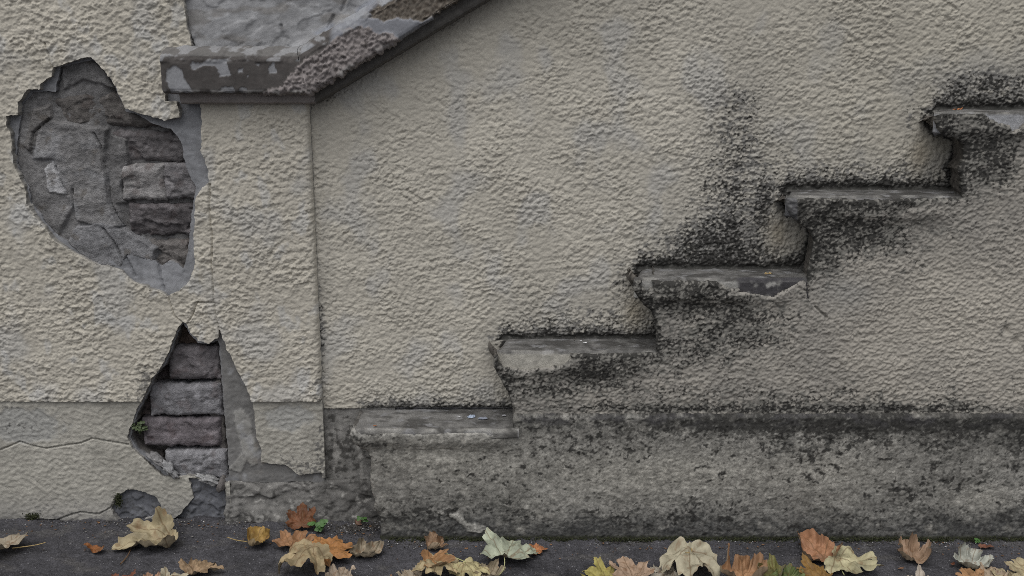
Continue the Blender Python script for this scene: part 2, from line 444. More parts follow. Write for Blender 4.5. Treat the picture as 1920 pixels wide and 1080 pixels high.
# grey cement undercoat behind the finish (only where breaks show it, with a margin)
xs_u = axis(-1.04, XP - 0.004, 0.0026); zs_u = axis(-0.01, 0.96, 0.0026)
STRIP_BOT = P(500, 905, 0.008)[1]
def s_und(X, Z):
    j = jag(X, Z, 0.0024, 47)
    s = np.full(X.shape, -0.05)
    for h_ in (HOLE_IN, NICHE_IN): s = np.maximum(s, -sdf(h_, X, Z) - j)
    near = np.minimum.reduce([sdf(HOLE, X, Z), sdf(NICHE, X, Z), sdf(PATCH1, X, Z), sdf(PATCH2, X, Z)])
    s = np.maximum(s, near - 0.035)
    s = np.maximum(s, np.where(X > P(430, 900)[0], STRIP_BOT + 0.005 * fbm(X / 0.03, X * 0 + 1, 9, 2) - Z, -0.05))
    return s
FLAKE = PL([(452,765),(470,790),(472,815),(487,840),(485,872),(470,875),(455,850),(440,800),(438,775)], 0.008)
FLAKE2 = PL([(430,880),(452,850),(463,862),(450,888)], 0.008)
def h_und(X, Z):
    h = 0.0026 * fbm(X / 0.05, Z / 0.04, 130, 5) + 0.0008 * fbm(X / 0.006, Z / 0.006, 131, 2) - 0.0016 * ss(0.35, 0.5, perlin(X / 0.009, Z / 0.009, 136))
    fl = np.minimum(sdf(FLAKE, X, Z), sdf(FLAKE2, X, Z)) + jag(X, Z, 0.005, 48)
    h += 0.0018 * ss(0.0012, -0.0012, fl)
    for pp, uu in ((PATCH1, 7), (PATCH2, 8)):
        d = sdf(pp, X, Z)
        h += np.where(d < 0, 0.004 * ss(0.0, 0.1, fbm(X / 0.04, Z / 0.035, 133 + uu, 3)) - 0.002, 0)
    h += cracks_h(X, Z, [PL([(294,490),(297,520),(305,545)]), PL([(225,470),(240,500),(250,520)])], 0.0024, 0.006)
    return h
def c_und(X, Z, Hh):
    C = tone(X, Z, GREYC, 0.14, 0.12, 64)
    strip = ss(P(400, 600)[0], P(410, 600)[0], X) * ss(P(0, 590)[1], P(0, 620)[1], Z)
    C = mix(C, (0.185, 0.182, 0.178), strip)
    fl = np.minimum(sdf(FLAKE, X, Z), sdf(FLAKE2, X, Z)) + jag(X, Z, 0.005, 48)
    C = mix(C, (0.31, 0.305, 0.29), 0.9 * ss(0.001, -0.002, fl))
    C = mix(C, (0.16, 0.14, 0.12), 0.6 * pblob(X, Z, 480, 850, 22, 40) * ss(0, 0.2, fbm(X / 0.03, Z / 0.03, 65, 3)))
    low = ss(P(0, 890)[1], P(0, 915)[1], Z)
    C = mix(C, (0.150, 0.155, 0.172), low * (X < P(445, 900)[0]))
    C = mix(C, (0.09, 0.09, 0.09), 0.6 * soot_shade_mask(X, Z, 0.45 * low + 0.1, 83))
    C = mix(C, (0.36, 0.365, 0.38), 0.55 * ss(0.25, 0.5, fbm(X / 0.04, Z / 0.06, 66, 3)) * (1 - low))
    return C
sheet('cement_undercoat', xs_u, zs_u, 0.011, h_und, s_und, 0.05, M_CEM, wall, c_und, 8, rough_rim=0.005, rim_col=(0.135, 0.125, 0.118))

# rubble and mortar inside the upper break
YM = 0.034
Z1 = lambda pts: PL([(a * 0.4814, 80 + b * 0.4814) for a, b in pts], YM - 0.012)
SLABS = [  # polygon, height (m)
    (Z1([(40,260),(70,215),(130,185),(205,190),(215,240),(270,310),(345,330),(300,420),(290,640),(215,775),(150,690),(95,600),(50,430)]), 0.019),
    (Z1([(270,312),(345,328),(425,332),(412,430),(425,610),(440,650),(475,715),(420,720),(300,690),(290,640),(255,540),(220,455),(140,450),(150,350),(210,300)]), 0.023),
    (Z1([(140,260),(205,240),(210,290),(150,345),(130,430),(105,400)]), 0.026),
    (Z1([(300,715),(400,700),(470,720),(560,765),(612,800),(605,850),(505,825),(480,870),(370,860),(270,775)]), 0.024),
    (Z1([(180,490),(215,455),(240,500),(270,590),(200,580)]), 0.0245),
    (Z1([(420,345),(495,380),(500,470),(470,560),(490,625),(435,625),(415,560),(408,430)]), 0.013),
    (Z1([(245,80),(360,60),(420,120),(455,185),(400,160),(330,145),(280,165),(250,185)]), 0.018),
]
CRK = [Z1([(370,350),(400,400),(408,460),(425,560),(430,620),(455,680),(480,720)]), Z1([(225,480),(245,540),(270,590)]), Z1([(290,570),(293,640),(300,690)]), Z1([(410,720),(450,770),(480,830),(510,890)]),
       Z1([(130,420),(140,350),(200,295)])]
xs_m = axis(P(0, 300, YM)[0] - 0.01, P(400, 300, YM)[0], 0.0022); zs_m = axis(P(0, 575, YM)[1], P(0, 85, YM)[1], 0.0022)
def s_mort(X, Z): return sdf(HOLE_IN, X, Z) - 0.02
def h_mort(X, Z):
    Xw = X + 0.003 * fbm(X / 0.02, Z / 0.02, 140, 3); Zw = Z + 0.003 * fbm(X / 0.02, Z / 0.02, 141, 3)
    h = 0.0035 * fbm(X / 0.03, Z / 0.03, 142, 4) + 0.012 * ss(P(235, 300, YM)[0], P(205, 300, YM)[0], X)
    for k, (pp, hh) in enumerate(SLABS):
        d = sdf(pp, Xw, Zw)
        top = hh + 0.006 * fbm(X / 0.055, Z / 0.05, 143 + k, 5) + 0.0010 * fbm(X / 0.008, Z / 0.007, 150 + k, 2)
        m = ss(0.002, -0.002, d)
        h = np.where(m > 0, np.maximum(h, h * (1 - m) + top * m), h)
    h = h + cracks_h(X, Z, CRK, 0.0020, 0.008)
    return h
def c_mort(X, Z, Hh):
    C = tone(X, Z, (0.19, 0.186, 0.186), 0.22, 0.15, 67)
    C = mix(C, (0.245, 0.245, 0.252), 0.9 * ss(-0.1, 0.3, fbm(X / 0.06, Z / 0.06, 68, 3)) * (sdf(SLABS[1][0], X, Z) < 0.004))
    C = mix(C, (0.15, 0.143, 0.138), 0.8 * (sdf(SLABS[2][0], X, Z) < 0.002) )
    C = mix(C, (0.205, 0.205, 0.213), 0.9 * (sdf(SLABS[3][0], X, Z) < 0.002))
    C = mix(C, (0.44, 0.44, 0.45), 0.9 * (sdf(SLABS[4][0], X, Z) + jag(X, Z, 0.003) < 0))
    C = mix(C, (0.11, 0.098, 0.085), 0.6 * ss(0.3, 0.55, fbm(X / 0.03, Z / 0.03, 69, 3)))
    return C
sheet('mortar_bed', xs_m, zs_m, YM, h_mort, s_mort, 0, M_BRICK, wall, c_mort)
# packed mortar behind the lower niche bricks
YN = 0.062
xs_n = axis(P(215, 750, YN)[0], P(450, 750, YN)[0], 0.0028); zs_n = axis(P(0, 935, YN)[1], P(0, 590, YN)[1], 0.0028)
MSTRIP = PL([(392,720),(418,700),(432,840),(432,905),(418,905),(414,840),(402,815),(394,785)], YN - 0.02)
def h_mort2(X, Z):
    h = 0.004 * fbm(X / 0.025, Z / 0.02, 161, 4)
    h += 0.030 * ss(0.004, -0.006, sdf(MSTRIP, X, Z) + jag(X, Z, 0.006, 50))
    h += 0.045 * ss(P(0, 880)[1], P(0, 915)[1], Z)
    return h
sheet('mortar_bed', xs_n, zs_n, YN, h_mort2, lambda X, Z: sdf(NICHE_IN, X, Z) - 0.02, 0, M_BRICK, wall, lambda X, Z, Hh: tone(X, Z, (0.13, 0.12, 0.115), 0.2, 0.2, 71))

def brick(px, yf, col, seed, rough=1.0, depth=0.06, tilt=0.0, rnd=0.013):
    (x0, y0_, x1, y1) = px
    a = np.array(P(x0, y1, yf)); b = np.array(P(x1, y0_, yf))
    r = random.Random(seed)
    q = [(a[0], a[1]), (b[0], a[1] + r.uniform(-.002, .002)), (b[0] + r.uniform(-.002, .002), b[1]), (a[0], b[1] + r.uniform(-.003, .003))]
    bxs = axis(a[0] - 0.006, b[0] + 0.006, 0.0024); bzs = axis(a[1] - 0.006, b[1] + 0.006, 0.0024)
    def s_(X, Z): return sdf(q, X, Z) + 0.0042 * fbm(X / 0.022, Z / 0.022, seed, 4)
    def h_(X, Z):
        h = rough * (0.0065 * fbm(X / 0.045, Z / 0.03, seed + 1, 5) + 0.0022 * np.abs(fbm(X / 0.014, Z / 0.009, seed + 2, 3)) - 0.005 * ss(0.15, 0.3, fbm(X / 0.05, Z / 0.035, seed + 6, 4)))
        return h + tilt * (X - a[0])
    def c_(X, Z, Hh):
        C = tone(X, Z, col, 0.22, 0.18, seed + 3)
        C = mix(C, np.asarray(col) * 1.7 + 0.02, 0.6 * ss(0.12, 0.5, fbm(X / 0.028, Z / 0.02, seed + 4, 4)))
        C = mix(C, np.asarray(col) * np.array((0.68, 0.60, 0.58)), 0.6 * ss(0.15, 0.5, fbm(X / 0.03, Z / 0.03, seed + 5, 3)))
        return C
    return sheet('brick', bxs, bzs, yf, h_, s_, depth, M_BRICK, wall, c_, 3, round_r=rnd, rough_rim=0.002)
for k, (px, yf, c, ro) in enumerate([
    ((99, 174, 298, 237), 0.020, (0.125, 0.116, 0.110), 0.7), ((118, 128, 222, 173), 0.030, (0.115, 0.108, 0.104), 1.0),
    ((207, 243, 352, 305), 0.026, (0.118, 0.110, 0.112), 1.0), ((229, 307, 306, 375), 0.018, (0.24, 0.232, 0.23), 0.7),
    ((308, 306, 374, 374), 0.017, (0.19, 0.182, 0.187), 0.9), ((243, 381, 368, 443), 0.020, (0.115, 0.106, 0.109), 1.1),
    ((272, 446, 362, 512), 0.026, (0.150, 0.140, 0.134), 1.0)]):
    brick(px, yf, c, 200 + k * 13, ro)
for k, (px, yf, c, ro) in enumerate([
    ((316, 651, 411, 713), 0.024, (0.158, 0.146, 0.152), 0.6), ((281, 721, 413, 781), 0.020, (0.205, 0.202, 0.213), 0.55),
    ((268, 784, 411, 838), 0.022, (0.168, 0.150, 0.160), 0.55), ((312, 846, 425, 901), 0.016, (0.198, 0.196, 0.206), 0.9),
    ((318, 606, 372, 648), 0.050, (0.10, 0.075, 0.062), 1.2), ((276, 660, 312, 714), 0.050, (0.10, 0.085, 0.085), 1.0),
    ((236, 738, 279, 781), 0.045, (0.14, 0.115, 0.11), 1.0), ((230, 846, 305, 905), 0.046, (0.12, 0.105, 0.10), 1.0)]):
    brick(px, yf, c, 400 + k * 13, ro)

# lump of mortar at the foot of the niche
def nugget(name, u, v, y, sx, sy, sz, col, parent, mt=None, seed=1, rot=0.0):
    nu, nv = 29, 20
    U, Vv = np.meshgrid(np.linspace(0, 2 * np.pi, nu), np.linspace(-np.pi / 2, np.pi / 2, nv), indexing='ij')
    d = 1 + 0.75 * fbm(np.cos(U) * np.cos(Vv) * 2.2 + 3 * seed, np.sin(Vv) * 2.2 + np.sin(U) * np.cos(Vv), seed, 3)
    x, z = P(u, v, y)
    px = sx * np.cos(U) * np.cos(Vv) * d; pz = sz * np.sin(Vv) * d; py = sy * np.sin(U) * np.cos(Vv) * d
    c, s = math.cos(rot), math.sin(rot)
    PX = np.stack([x + c * px - s * pz, y + py, z + s * px + c * pz], -1)
    C = tone(PX[..., 0], PX[..., 2], col, 0.15, 0.15, seed)
    return gridmesh(name, PX, mt or M_BRICK, parent, C)
nugget('mortar_lump', 318, 880, 0.002, 0.020, 0.012, 0.009, (0.33, 0.33, 0.335), wall, seed=3, rot=-0.9)
nugget('mortar_lump', 296, 862, 0.006, 0.026, 0.012, 0.008, (0.24, 0.235, 0.235), wall, seed=4, rot=-0.75)
nugget('mortar_lump', 392, 899, 0.006, 0.024, 0.012, 0.008, (0.30, 0.30, 0.30), wall, seed=5, rot=-0.35)

# rough concrete footing under the pilaster and in the corner
xs_f = axis(P(415, 950)[0], P(730, 950)[0], 0.0022); zs_f = axis(-0.02, P(0, 885, 0.02)[1], 0.0022)
def h_foot(X, Z):
    t = np.clip(Z / 0.085, 0, 1)
    h = 0.020 * (1 - t) ** 1.5 + 0.005 * fbm(X / 0.045, Z / 0.03, 170, 4) + 0.0014 * fbm(X / 0.011, Z / 0.010, 171, 3)
    Xw = X + 0.01 * fbm(X / 0.03, Z / 0.03, 172, 2)
    h += 0.005 * ss(-0.15, 0.15, fbm(Xw / 0.07, Z / 0.04, 173, 3))
    return h
def c_foot(X, Z, Hh):
    C = tone(X, Z, (0.165, 0.16, 0.152), 0.2, 0.15, 73)
    C = mix(C, (0.06, 0.058, 0.055), 0.85 * soot_shade_mask(X, Z, 0.42 + 0.25 * ss(P(640, 950)[0], P(700, 950)[0], X) + 0.3 * ss(0.03, 0, Z), 84, 0.012))
    C = mix(C, (0.36, 0.35, 0.33), 0.7 * ss(0.3, 0.5, fbm(X / 0.02, Z / 0.015, 86, 3)))
    return C
sheet('concrete_footing', xs_f, zs_f, 0.012, h_foot, lambda X, Z: np.maximum(P(421, 940)[0] + 0.004 * fbm(Z / 0.02, Z * 0, 4, 2) - X, Z - P(0, 902, 0.012)[1] + 0.006 * fbm(X / 0.03, Z / 0.03, 174, 3)), 0.05, M_STONE, wall, c_foot, 2, round_r=0.006)

# grey rendered face above the coping
_a, _b = P(586, 196, -0.05), P(912, 0, -0.05)
SLOPE = (_b[1] - _a[1]) / (_b[0] - _a[0])
XA0, XA1 = P(320, 50)[0], P(1500, -400)[0]
xs_g = axis(P(320, 50)[0], P(800, 50)[0], 0.0022, None, XA1 + 0.3, 1.15, 0.08); zs_g = axis(P(0, 150)[1], 1.12, 0.0022, None, 3.2, 1.15, 0.08)
GCR = [PL([(352,60),(362,88),(350,100),(325,105)], 0.01), PL([(405,98),(470,97),(530,100),(560,92),(600,82)], 0.01)]
BANDL = PL([(560,98),(610,70),(760,-20),(900,-105)], 0.01)
def h_gr(X, Z):
    Zr = Z - 0.25 * X
    h = 0.0040 * fbm(X / 0.11, Zr / 0.06, 180, 5) + 0.0018 * ss(0.0, 0.08, fbm(X / 0.08, Zr / 0.05, 181, 4)) + 0.0006 * np.abs(fbm(X / 0.02, Zr / 0.008, 182, 3))
    h += 0.012 * ss(0.022, 0.0, line_d(BANDL, X, Z, 0.05)) 
    h += cracks_h(X, Z, GCR, 0.0035, 0.010)
    # incised line marks
    h += cracks_h(X, Z, [PL([(640,20),(648,0),(655,-15)], 0.01), PL([(527,48),(531,70)], 0.01), PL([(625,30),(615,52)], 0.01)], 0.004, 0.004)
    return h
def c_gr(X, Z, Hh):
    C = tone(X, Z, (0.285, 0.287, 0.295), 0.15, 0.10, 75)
    C = mix(C, (0.36, 0.365, 0.375), 0.7 * ss(-0.05, 0.35, fbm(X / 0.08, Z / 0.04, 76, 4)))
    C = mix(C, (0.20, 0.19, 0.18), 0.7 * ss(0.12, 0.4, fbm(X / 0.09, Z / 0.035, 78, 4)))
    C = mix(C, (0.21, 0.225, 0.26), 0.75 * ss(0.024, 0.012, line_d(BANDL, X, Z, 0.05)) * ss(-0.15, 0.15, fbm(X / 0.06, Z / 0.05, 79, 2)))
    C = mix(C, (0.09, 0.09, 0.085), 0.7 * soot_shade_mask(X, Z, 0.35 * ss(0.012, 0.0, np.abs(Z - P(0, 96)[1])) * (X < P(600, 0)[0]), 87))
    return C
XK, ZK = P(586, 196, -0.05)
def s_gr(X, Z):
    return np.maximum(ZK + np.maximum(X - XK, 0) * SLOPE + 0.035 - Z, -0.05)
sheet('grey_render', xs_g, zs_g, 0.012, h_gr, s_gr, 0, M_CEM, wall, c_gr)

# ================================================================== COPING (sloping handrail of the old stair)
YC = 0.0
cope = thing('stair_coping', (P(440, 150)[0], -0.02, P(440, 198)[1]), 'weathered grey moulded coping with flaked paint, bent upward over the stair wall', 'coping')
prof = [(-0.03, 0.0), (0.016, 0.0), (0.023, 0.0025), (0.0255, 0.008), (0.0255, 0.0165), (0.029, 0.0195), (0.044, 0.0205), (0.049, 0.0235), (0.0505, 0.029), (0.0505, 0.082), (0.047, 0.091), (0.036, 0.099), (0.015, 0.1055), (-0.03, 0.110)]
def resample(pts, step):
    pts = np.array(pts); out = [pts[0]]
    for a, b in zip(pts[:-1], pts[1:]):
        n = max(1, int(np.ceil(np.linalg.norm(b - a) / step)))
        for k in range(1, n + 1): out.append(a + (b - a) * k / n)
    return np.array(out)
prof = resample(prof, 0.0020)
Yf = -0.05
A = np.array(P(306, 190, Yf)); C0 = np.array(P(586, 196, Yf)); A[1] = C0[1]
B0 = np.array(P(912, 0, Yf)); dB = (B0 - C0) / np.linalg.norm(B0 - C0); B = C0 + dB * 2.2
n1 = np.array((0.0, 1.0)); n2 = np.array((-dB[1], dB[0]))
mv = (n1 + n2) / (1 + n1 @ n2)
ust = [(0, u) for u in np.linspace(0, 1, 160)] + [(1, u) for u in np.concatenate([np.linspace(0, 0.22, 230), 0.22 + 0.78 * np.linspace(0.004, 1, 90)])]
CG = np.zeros((len(ust), len(prof), 3)); NG = np.zeros_like(CG)
tg = np.gradient(prof, axis=0); pn = np.stack([tg[:, 1], -tg[:, 0]], 1); pn /= np.linalg.norm(pn, axis=1)[:, None] + 1e-9
for i, (sg, u) in enumerate(ust):
    for j, (o, s_) in enumerate(prof):
        Aj = A + s_ * n1
        if sg == 0 and s_ < 0.0195: Aj = Aj + np.array((0.024, 0))
        Cj = C0 + s_ * mv; Bj = B + s_ * n2
        p = Aj + (Cj - Aj) * u if sg == 0 else Cj + (Bj - Cj) * u
        CG[i, j] = (p[0], -o, p[1])
    nn = n1 if sg == 0 else n2
    NG[i, :, 1] = -pn[:, 0]; NG[i, :, 0] = nn[0] * pn[:, 1]; NG[i, :, 2] = nn[1] * pn[:, 1]
Xc, Zc = CG[..., 0], CG[..., 2]
PINK = PL([(470,200),(496,170),(528,163),(545,140),(572,112),(600,96),(655,52),(690,50),(712,62),(735,62),(760,84),(700,125),(640,165),(600,200)], Yf)
GRAV = PL([(690,33),(715,38),(745,33),(790,40),(805,38),(840,28),(905,-10),(960,-50),(960,-90),(760,-90),(700,15)], Yf)
FLK = [PL([(312,130),(330,120),(336,128),(345,142),(362,172),(320,176),(314,160)], Yf), PL([(357,122),(362,116),(378,118),(395,113),(425,108),(427,118),(432,140),(412,143),(405,125),(385,122),(362,133)], Yf),
       PL([(405,172),(420,164),(435,164),(440,174)], Yf), PL([(450,166),(462,166),(466,174),(450,174)], Yf), PL([(450,130),(456,128),(455,136),(447,135)], Yf),
       PL([(503,124),(513,118),(519,136),(504,138)], Yf), PL([(480,120),(486,119),(485,125)], Yf), PL([(461,141),(466,141),(464,148)], Yf)]
jp = jag(Xc, Zc, 0.007, 52)
front = (prof[:, 0] > 0.028)[None, :] & np.ones(Xc.shape, bool)
mp = ss(0.0015, -0.0015, sdf(PINK, Xc, Zc) + jp) * front
mgv = ss(0.0015, -0.0015, sdf(GRAV, Xc, Zc, 0.2) + jp) * front
mfl = np.zeros(Xc.shape)
for p_ in FLK: mfl = np.maximum(mfl, ss(0.001, -0.001, sdf(p_, Xc, Zc) + jag(Xc, Zc, 0.004, 53)))
mfl *= front
tuc = roughcast(Xc, Zc, 300, 1.4, 0.0085, 0.7)
hc = 0.0010 * fbm(Xc / 0.03, Zc / 0.03, 190, 3) + 0.0003 * fbm(Xc / 0.006, Zc / 0.006, 191, 2)
hc = hc + mp * (tuc - 0.001) + mgv * (-0.007 + 0.006 * np.abs(fbm(Xc / 0.011, Zc / 0.011, 192, 3))) - 0.0016 * mfl
low = (prof[:, 0] <= 0.03)[None, :] & (prof[:, 1] < 0.02)[None, :]
hc = hc + (prof[:, 1] > 0.078)[None, :] * (0.0045 * fbm(Xc / 0.03, Zc / 0.03, 195, 4) + 0.001 * fbm(Xc / 0.006, Zc / 0.006, 196, 2))
hc = hc + low * 0.0012 * fbm(Xc / 0.012, Zc / 0.012, 193, 3)
edge = np.exp(-((prof[:, 1] - 0.0225) / 0.004) ** 2)[None, :]
hc = hc - edge * 0.004 * np.clip(fbm(Xc / 0.02, Zc / 0.02, 194, 3), 0, 1)
CGd = CG + NG * hc[..., None]
Cc = tone(Xc, Zc, (0.098, 0.090, 0.086), 0.15, 0.10, 88)
Cc = mix(Cc, (0.225, 0.232, 0.255), ss(P(610, 0, Yf)[0], P(625, 0, Yf)[0], Xc))
Cc = mix(Cc, (0.27, 0.275, 0.29), mfl)
Cc = mix(Cc, (0.255, 0.23, 0.225), mp)
Cc = mix(Cc, (0.14, 0.125, 0.12), mp * ss(0.12, 0.45, fbm(Xc / 0.012, Zc / 0.010, 89, 3)))
Cc = mix(Cc, np.stack([0.135 + 0.09 * fbm(Xc / 0.007, Zc / 0.007, 90, 2), 0.117 + 0.085 * fbm(Xc / 0.007, Zc / 0.007, 90, 2), 0.098 + 0.075 * fbm(Xc / 0.007, Zc / 0.007, 90, 2)], -1), mgv)
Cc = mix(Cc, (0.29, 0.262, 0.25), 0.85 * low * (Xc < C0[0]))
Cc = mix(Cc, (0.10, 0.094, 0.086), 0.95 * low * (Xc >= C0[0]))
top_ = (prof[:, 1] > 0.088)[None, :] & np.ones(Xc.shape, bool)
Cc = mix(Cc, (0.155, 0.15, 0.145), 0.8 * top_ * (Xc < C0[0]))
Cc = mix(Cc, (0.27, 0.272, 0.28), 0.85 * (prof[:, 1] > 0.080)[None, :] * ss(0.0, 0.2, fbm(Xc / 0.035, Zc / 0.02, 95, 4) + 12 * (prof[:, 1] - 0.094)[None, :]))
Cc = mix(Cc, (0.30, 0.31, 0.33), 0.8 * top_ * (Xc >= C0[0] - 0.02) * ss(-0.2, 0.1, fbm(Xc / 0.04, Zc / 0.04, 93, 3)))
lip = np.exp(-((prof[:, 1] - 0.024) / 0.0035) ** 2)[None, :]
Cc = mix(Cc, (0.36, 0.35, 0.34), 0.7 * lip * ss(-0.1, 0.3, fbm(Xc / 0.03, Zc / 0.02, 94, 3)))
cm = gridmesh('moulding', CGd, M_COPE, cope, Cc)
# left end of the moulding, closed
E0 = CGd[0]; cen = np.array([[E0[:, 0].mean() + 0.004, 0.0, E0[:, 2].mean()]] * len(prof))
gridmesh('end_face', np.stack([cen, E0]), M_COPE, cope, np.stack([Cc[0], Cc[0]]))

# ================================================================== RECESSED PANEL BEHIND THE STAIR
YPAN = 0.018
panel = thing('recessed_wall', (0.4, YPAN, 0), 'cream roughcast wall face above the stair, streaked black over the treads', 'wall')
YS, YPL = -0.075, -0.090
zt = [P(800, 803, YPL)[1], P(1000, 658, YS)[1], P(1300, 521, YS)[1], P(1600, 366, YS)[1], P(1850, 208, YS)[1]]
# nose x of every step, and riser x at the back of each tread
nose_x = [P(656, 813, YPL)[0], P(927, 665, YS)[0], P(1186, 520, YS)[0], P(1472, 372, YS)[0], P(1752, 220, YS)[0]]
rise = (zt[4] - zt[1]) / 3; going = (nose_x[4] - nose_x[1]) / 3
for k in range(3):
    zt.append(zt[-1] + rise); nose_x.append(nose_x[-1] + going)
riser_x = [P(962, 770, YS)[0], P(1231, 640, YS)[0], P(1515, 500, YS)[0], P(1808, 345, YS)[0]]
while len(riser_x) < len(zt): riser_x.append(riser_x[-1] + going)
XR = 4.0
Z_PT = P(1400, 779, YPL)[1]
nose_profiles = {
    1: [(965,768),(957,754),(952,734),(940,715),(932,700),(926,684),(925,673),(928,664),(936,658)],
    2: [(1232,644),(1230,616),(1229,602),(1220,582),(1205,570),(1195,555),(1188,544),(1185,533),(1187,525),(1194,519)],
    3: [(1515,505),(1522,475),(1526,453),(1518,432),(1500,420),(1486,410),(1476,395),(1472,380),(1474,371),(1482,364)],
    4: [(1807,356),(1803,340),(1798,318),(1808,297),(1808,272),(1792,261),(1768,255),(1755,240),(1752,225),(1755,215),(1763,208)],
}
sp = []
for k in (1, 2, 3, 4):
    q = [tuple(P(u, v, YS)) for u, v in nose_profiles[k]]
    q[-1] = (q[-1][0], zt[k] - 0.005)
    if k > 1: sp.append((q[0][0], zt[k - 1] - 0.005))
    sp += q[1:] if k > 1 else q
for k in range(5, len(zt)):
    dx = nose_x[k] - nose_x[3]; dz = zt[k] - zt[3]
    q = [(P(u, v, YS)[0] + dx, P(u, v, YS)[1] + dz) for u, v in nose_profiles[3]]
    q[-1] = (q[-1][0], zt[k] - 0.005)
    sp.append((q[0][0], zt[k - 1] - 0.005)); sp += q[1:]
sp += [(XR, zt[-1] - 0.005), (XR, Z_PT - 0.02), (sp[0][0], Z_PT - 0.02)]
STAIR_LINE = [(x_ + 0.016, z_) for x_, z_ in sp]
xs_p = axis(XP - 0.006, 1.07, 0.0016, None, 4.0, 1.12, 0.12); zs_p = axis(P(0, 765, YPAN)[1], 1.08, 0.0016, None, 3.2, 1.12, 0.12)
def stair_top(X):
    """height of the stair outline at X"""
    r = np.full(X.shape, -1.0)
    r = np.where(X > nose_x[0] + 0.06, zt[0], r)
    for k in range(1, len(zt)):
        r = np.where(X > riser_x[k - 1] + 0.05, zt[k], r)
    return r
ZPB = P(0, 765, YPAN)[1]
def s_pan(X, Z):
    s = np.maximum(stair_top(X) - 0.04 - Z, ZPB - Z)
    s = np.maximum(s, XP - 0.02 - X)
    cz = np.where(X > C0[0], C0[1] + (X - C0[0]) * dB[1] / dB[0], C0[1]) + 0.05
    return np.maximum(s, Z - cz)
def over_tread(X, Z):
    """distance above the tread under this point, smoothly large beyond its ends"""
    r = np.full(X.shape, 9.0)
    for k in range(len(zt)):
        wob = 0.012 * fbm(X / 0.03, Z / 0.03, 204 + k, 3)
        nx = nose_x[k] + 0.014 + 0.03 * max(0.0, nose_x[k])
        side = 0.12 * (ss(nx + 0.004, nx - 0.042, X + wob) + ss(riser_x[k] + 0.02, riser_x[k] + 0.05, X))
        m = Z > zt[k] - 0.004
        r = np.where(m, np.minimum(r, np.maximum(Z - zt[k], 0) + side), r)
    return r
def h_pan(X, Z):
    ot = over_tread(X, Z)
    k = ss(0.002, 0.012, ot + 0.008 * fbm(X / 0.02, Z / 0.02, 201, 2))
    up = ss(P(0, 330, YPAN)[1], P(0, 120, YPAN)[1], Z) * ss(P(1150, 0, YPAN)[0], P(800, 0, YPAN)[0], X)
    near = np.clip(up, 0, 1)
    h = roughcast(X, Z, 210, 0.84, 0.0087) * (1 - 0.45 * near)
    cr = np.clip(1.2 * pblob(X, Z, 1380, 330, 90, 170, YPAN) + ss(0.09, 0.02, ot), 0, 1)
    n4 = perlin(X / 0.0062, Z / 0.0055, 217) + 0.5 * perlin(X / 0.0034, Z / 0.0034, 218)
    h = h + cr * (0.0018 * ss(-0.15, 0.2, n4) + 0.0009 * n4)
    return h * k - 0.003 * (1 - k)
def c_pan(X, Z, Hh):
    C = cream(X, Z, 160, (0.49, 0.462, 0.40))
    C = mix(C, (0.40, 0.375, 0.315), 0.5 * ss(P(0, 420, YPAN)[1], P(0, 250, YPAN)[1], Z) * ss(P(1300, 0, YPAN)[0], P(1700, 0, YPAN)[0], X))
    ot = over_tread(X, Z)
    d = 0.85 * np.exp(-np.maximum(ot, 0) / 0.020) * (ot < 5) + 0.38 * np.exp(-np.maximum(ot, 0) / 0.06) * (ot < 5)
    d = d + 0.42 * pblob(X, Z, 1375, 350, 70, 130, YPAN) + 0.5 * pblob(X, Z, 1330, 450, 120, 60, YPAN) + 0.34 * pblob(X, Z, 1390, 200, 60, 80, YPAN) + 0.22 * pblob(X, Z, 1400, 330, 170, 190, YPAN)
    d = d + 0.30 * pblob(X, Z, 1100, 575, 130, 50, YPAN) + 0.25 * pblob(X, Z, 1640, 320, 120, 40, YPAN) + 0.6 * pblob(X, Z, 1850, 150, 120, 40, YPAN)
    for k in (1, 2, 3, 4):   # beside each nose
        d = d + 0.4 * blob(X, Z, nose_x[k] - 0.012, zt[k] - 0.02, 0.022, 0.045)
    d = d + 0.6 * blob(X, Z, XP + 0.004, P(0, 640)[1], 0.010, 0.16) + 0.25 * blob(X, Z, XP + 0.02, P(0, 400)[1], 0.012, 0.3)  # darker strip along the edge of the pilaster
    cz = C0[1] + (X - C0[0]) * dB[1] / dB[0]
    under = np.clip((cz - Z), 0, 1)
    d = d + 0.4 * np.exp(-under / 0.016) * (X > C0[0] - 0.02)  # shade painted in a narrow band under the sloping coping
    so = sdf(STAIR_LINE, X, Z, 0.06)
    d = d + 0.6 * np.exp(-np.maximum(so, 0) / 0.004) + 0.22 * np.exp(-np.maximum(so, 0) / 0.02)  # soot plus contact shade painted along the stair outline
    d = np.clip(d, 0, 1.1)
    C = mix(C, (0.235, 0.23, 0.22), 0.50 * np.clip(1.25 * d, 0, 1))
    C = mix(C, (0.17, 0.166, 0.158), 0.85 * soot_shade_mask(X, Z, d, 95, 0.011))
    C = mix(C, SOOT_SHADE, 0.94 * soot_shade_mask(X, Z, 0.80 * d, 96, 0.0068))
    C = mix(C, SOOT_SHADE, 0.85 * np.exp(-np.maximum(so, 0) / 0.0028) * ss(-0.35, 0.1, fbm(X / 0.02, Z / 0.02, 137, 3)))  # thin black line: contact shade and soot painted where stair meets panel
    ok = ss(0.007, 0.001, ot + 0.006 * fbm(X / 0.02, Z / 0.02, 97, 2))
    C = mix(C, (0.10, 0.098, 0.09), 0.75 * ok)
    # sheltered pockets under the noses stay clean and a little yellow
    for k in (2, 3, 4):
        C = mix(C, (0.37, 0.33, 0.26), 0.8 * blob(X, Z, nose_x[k] + 0.016, zt[k] - 0.088, 0.020, 0.030))
    return C
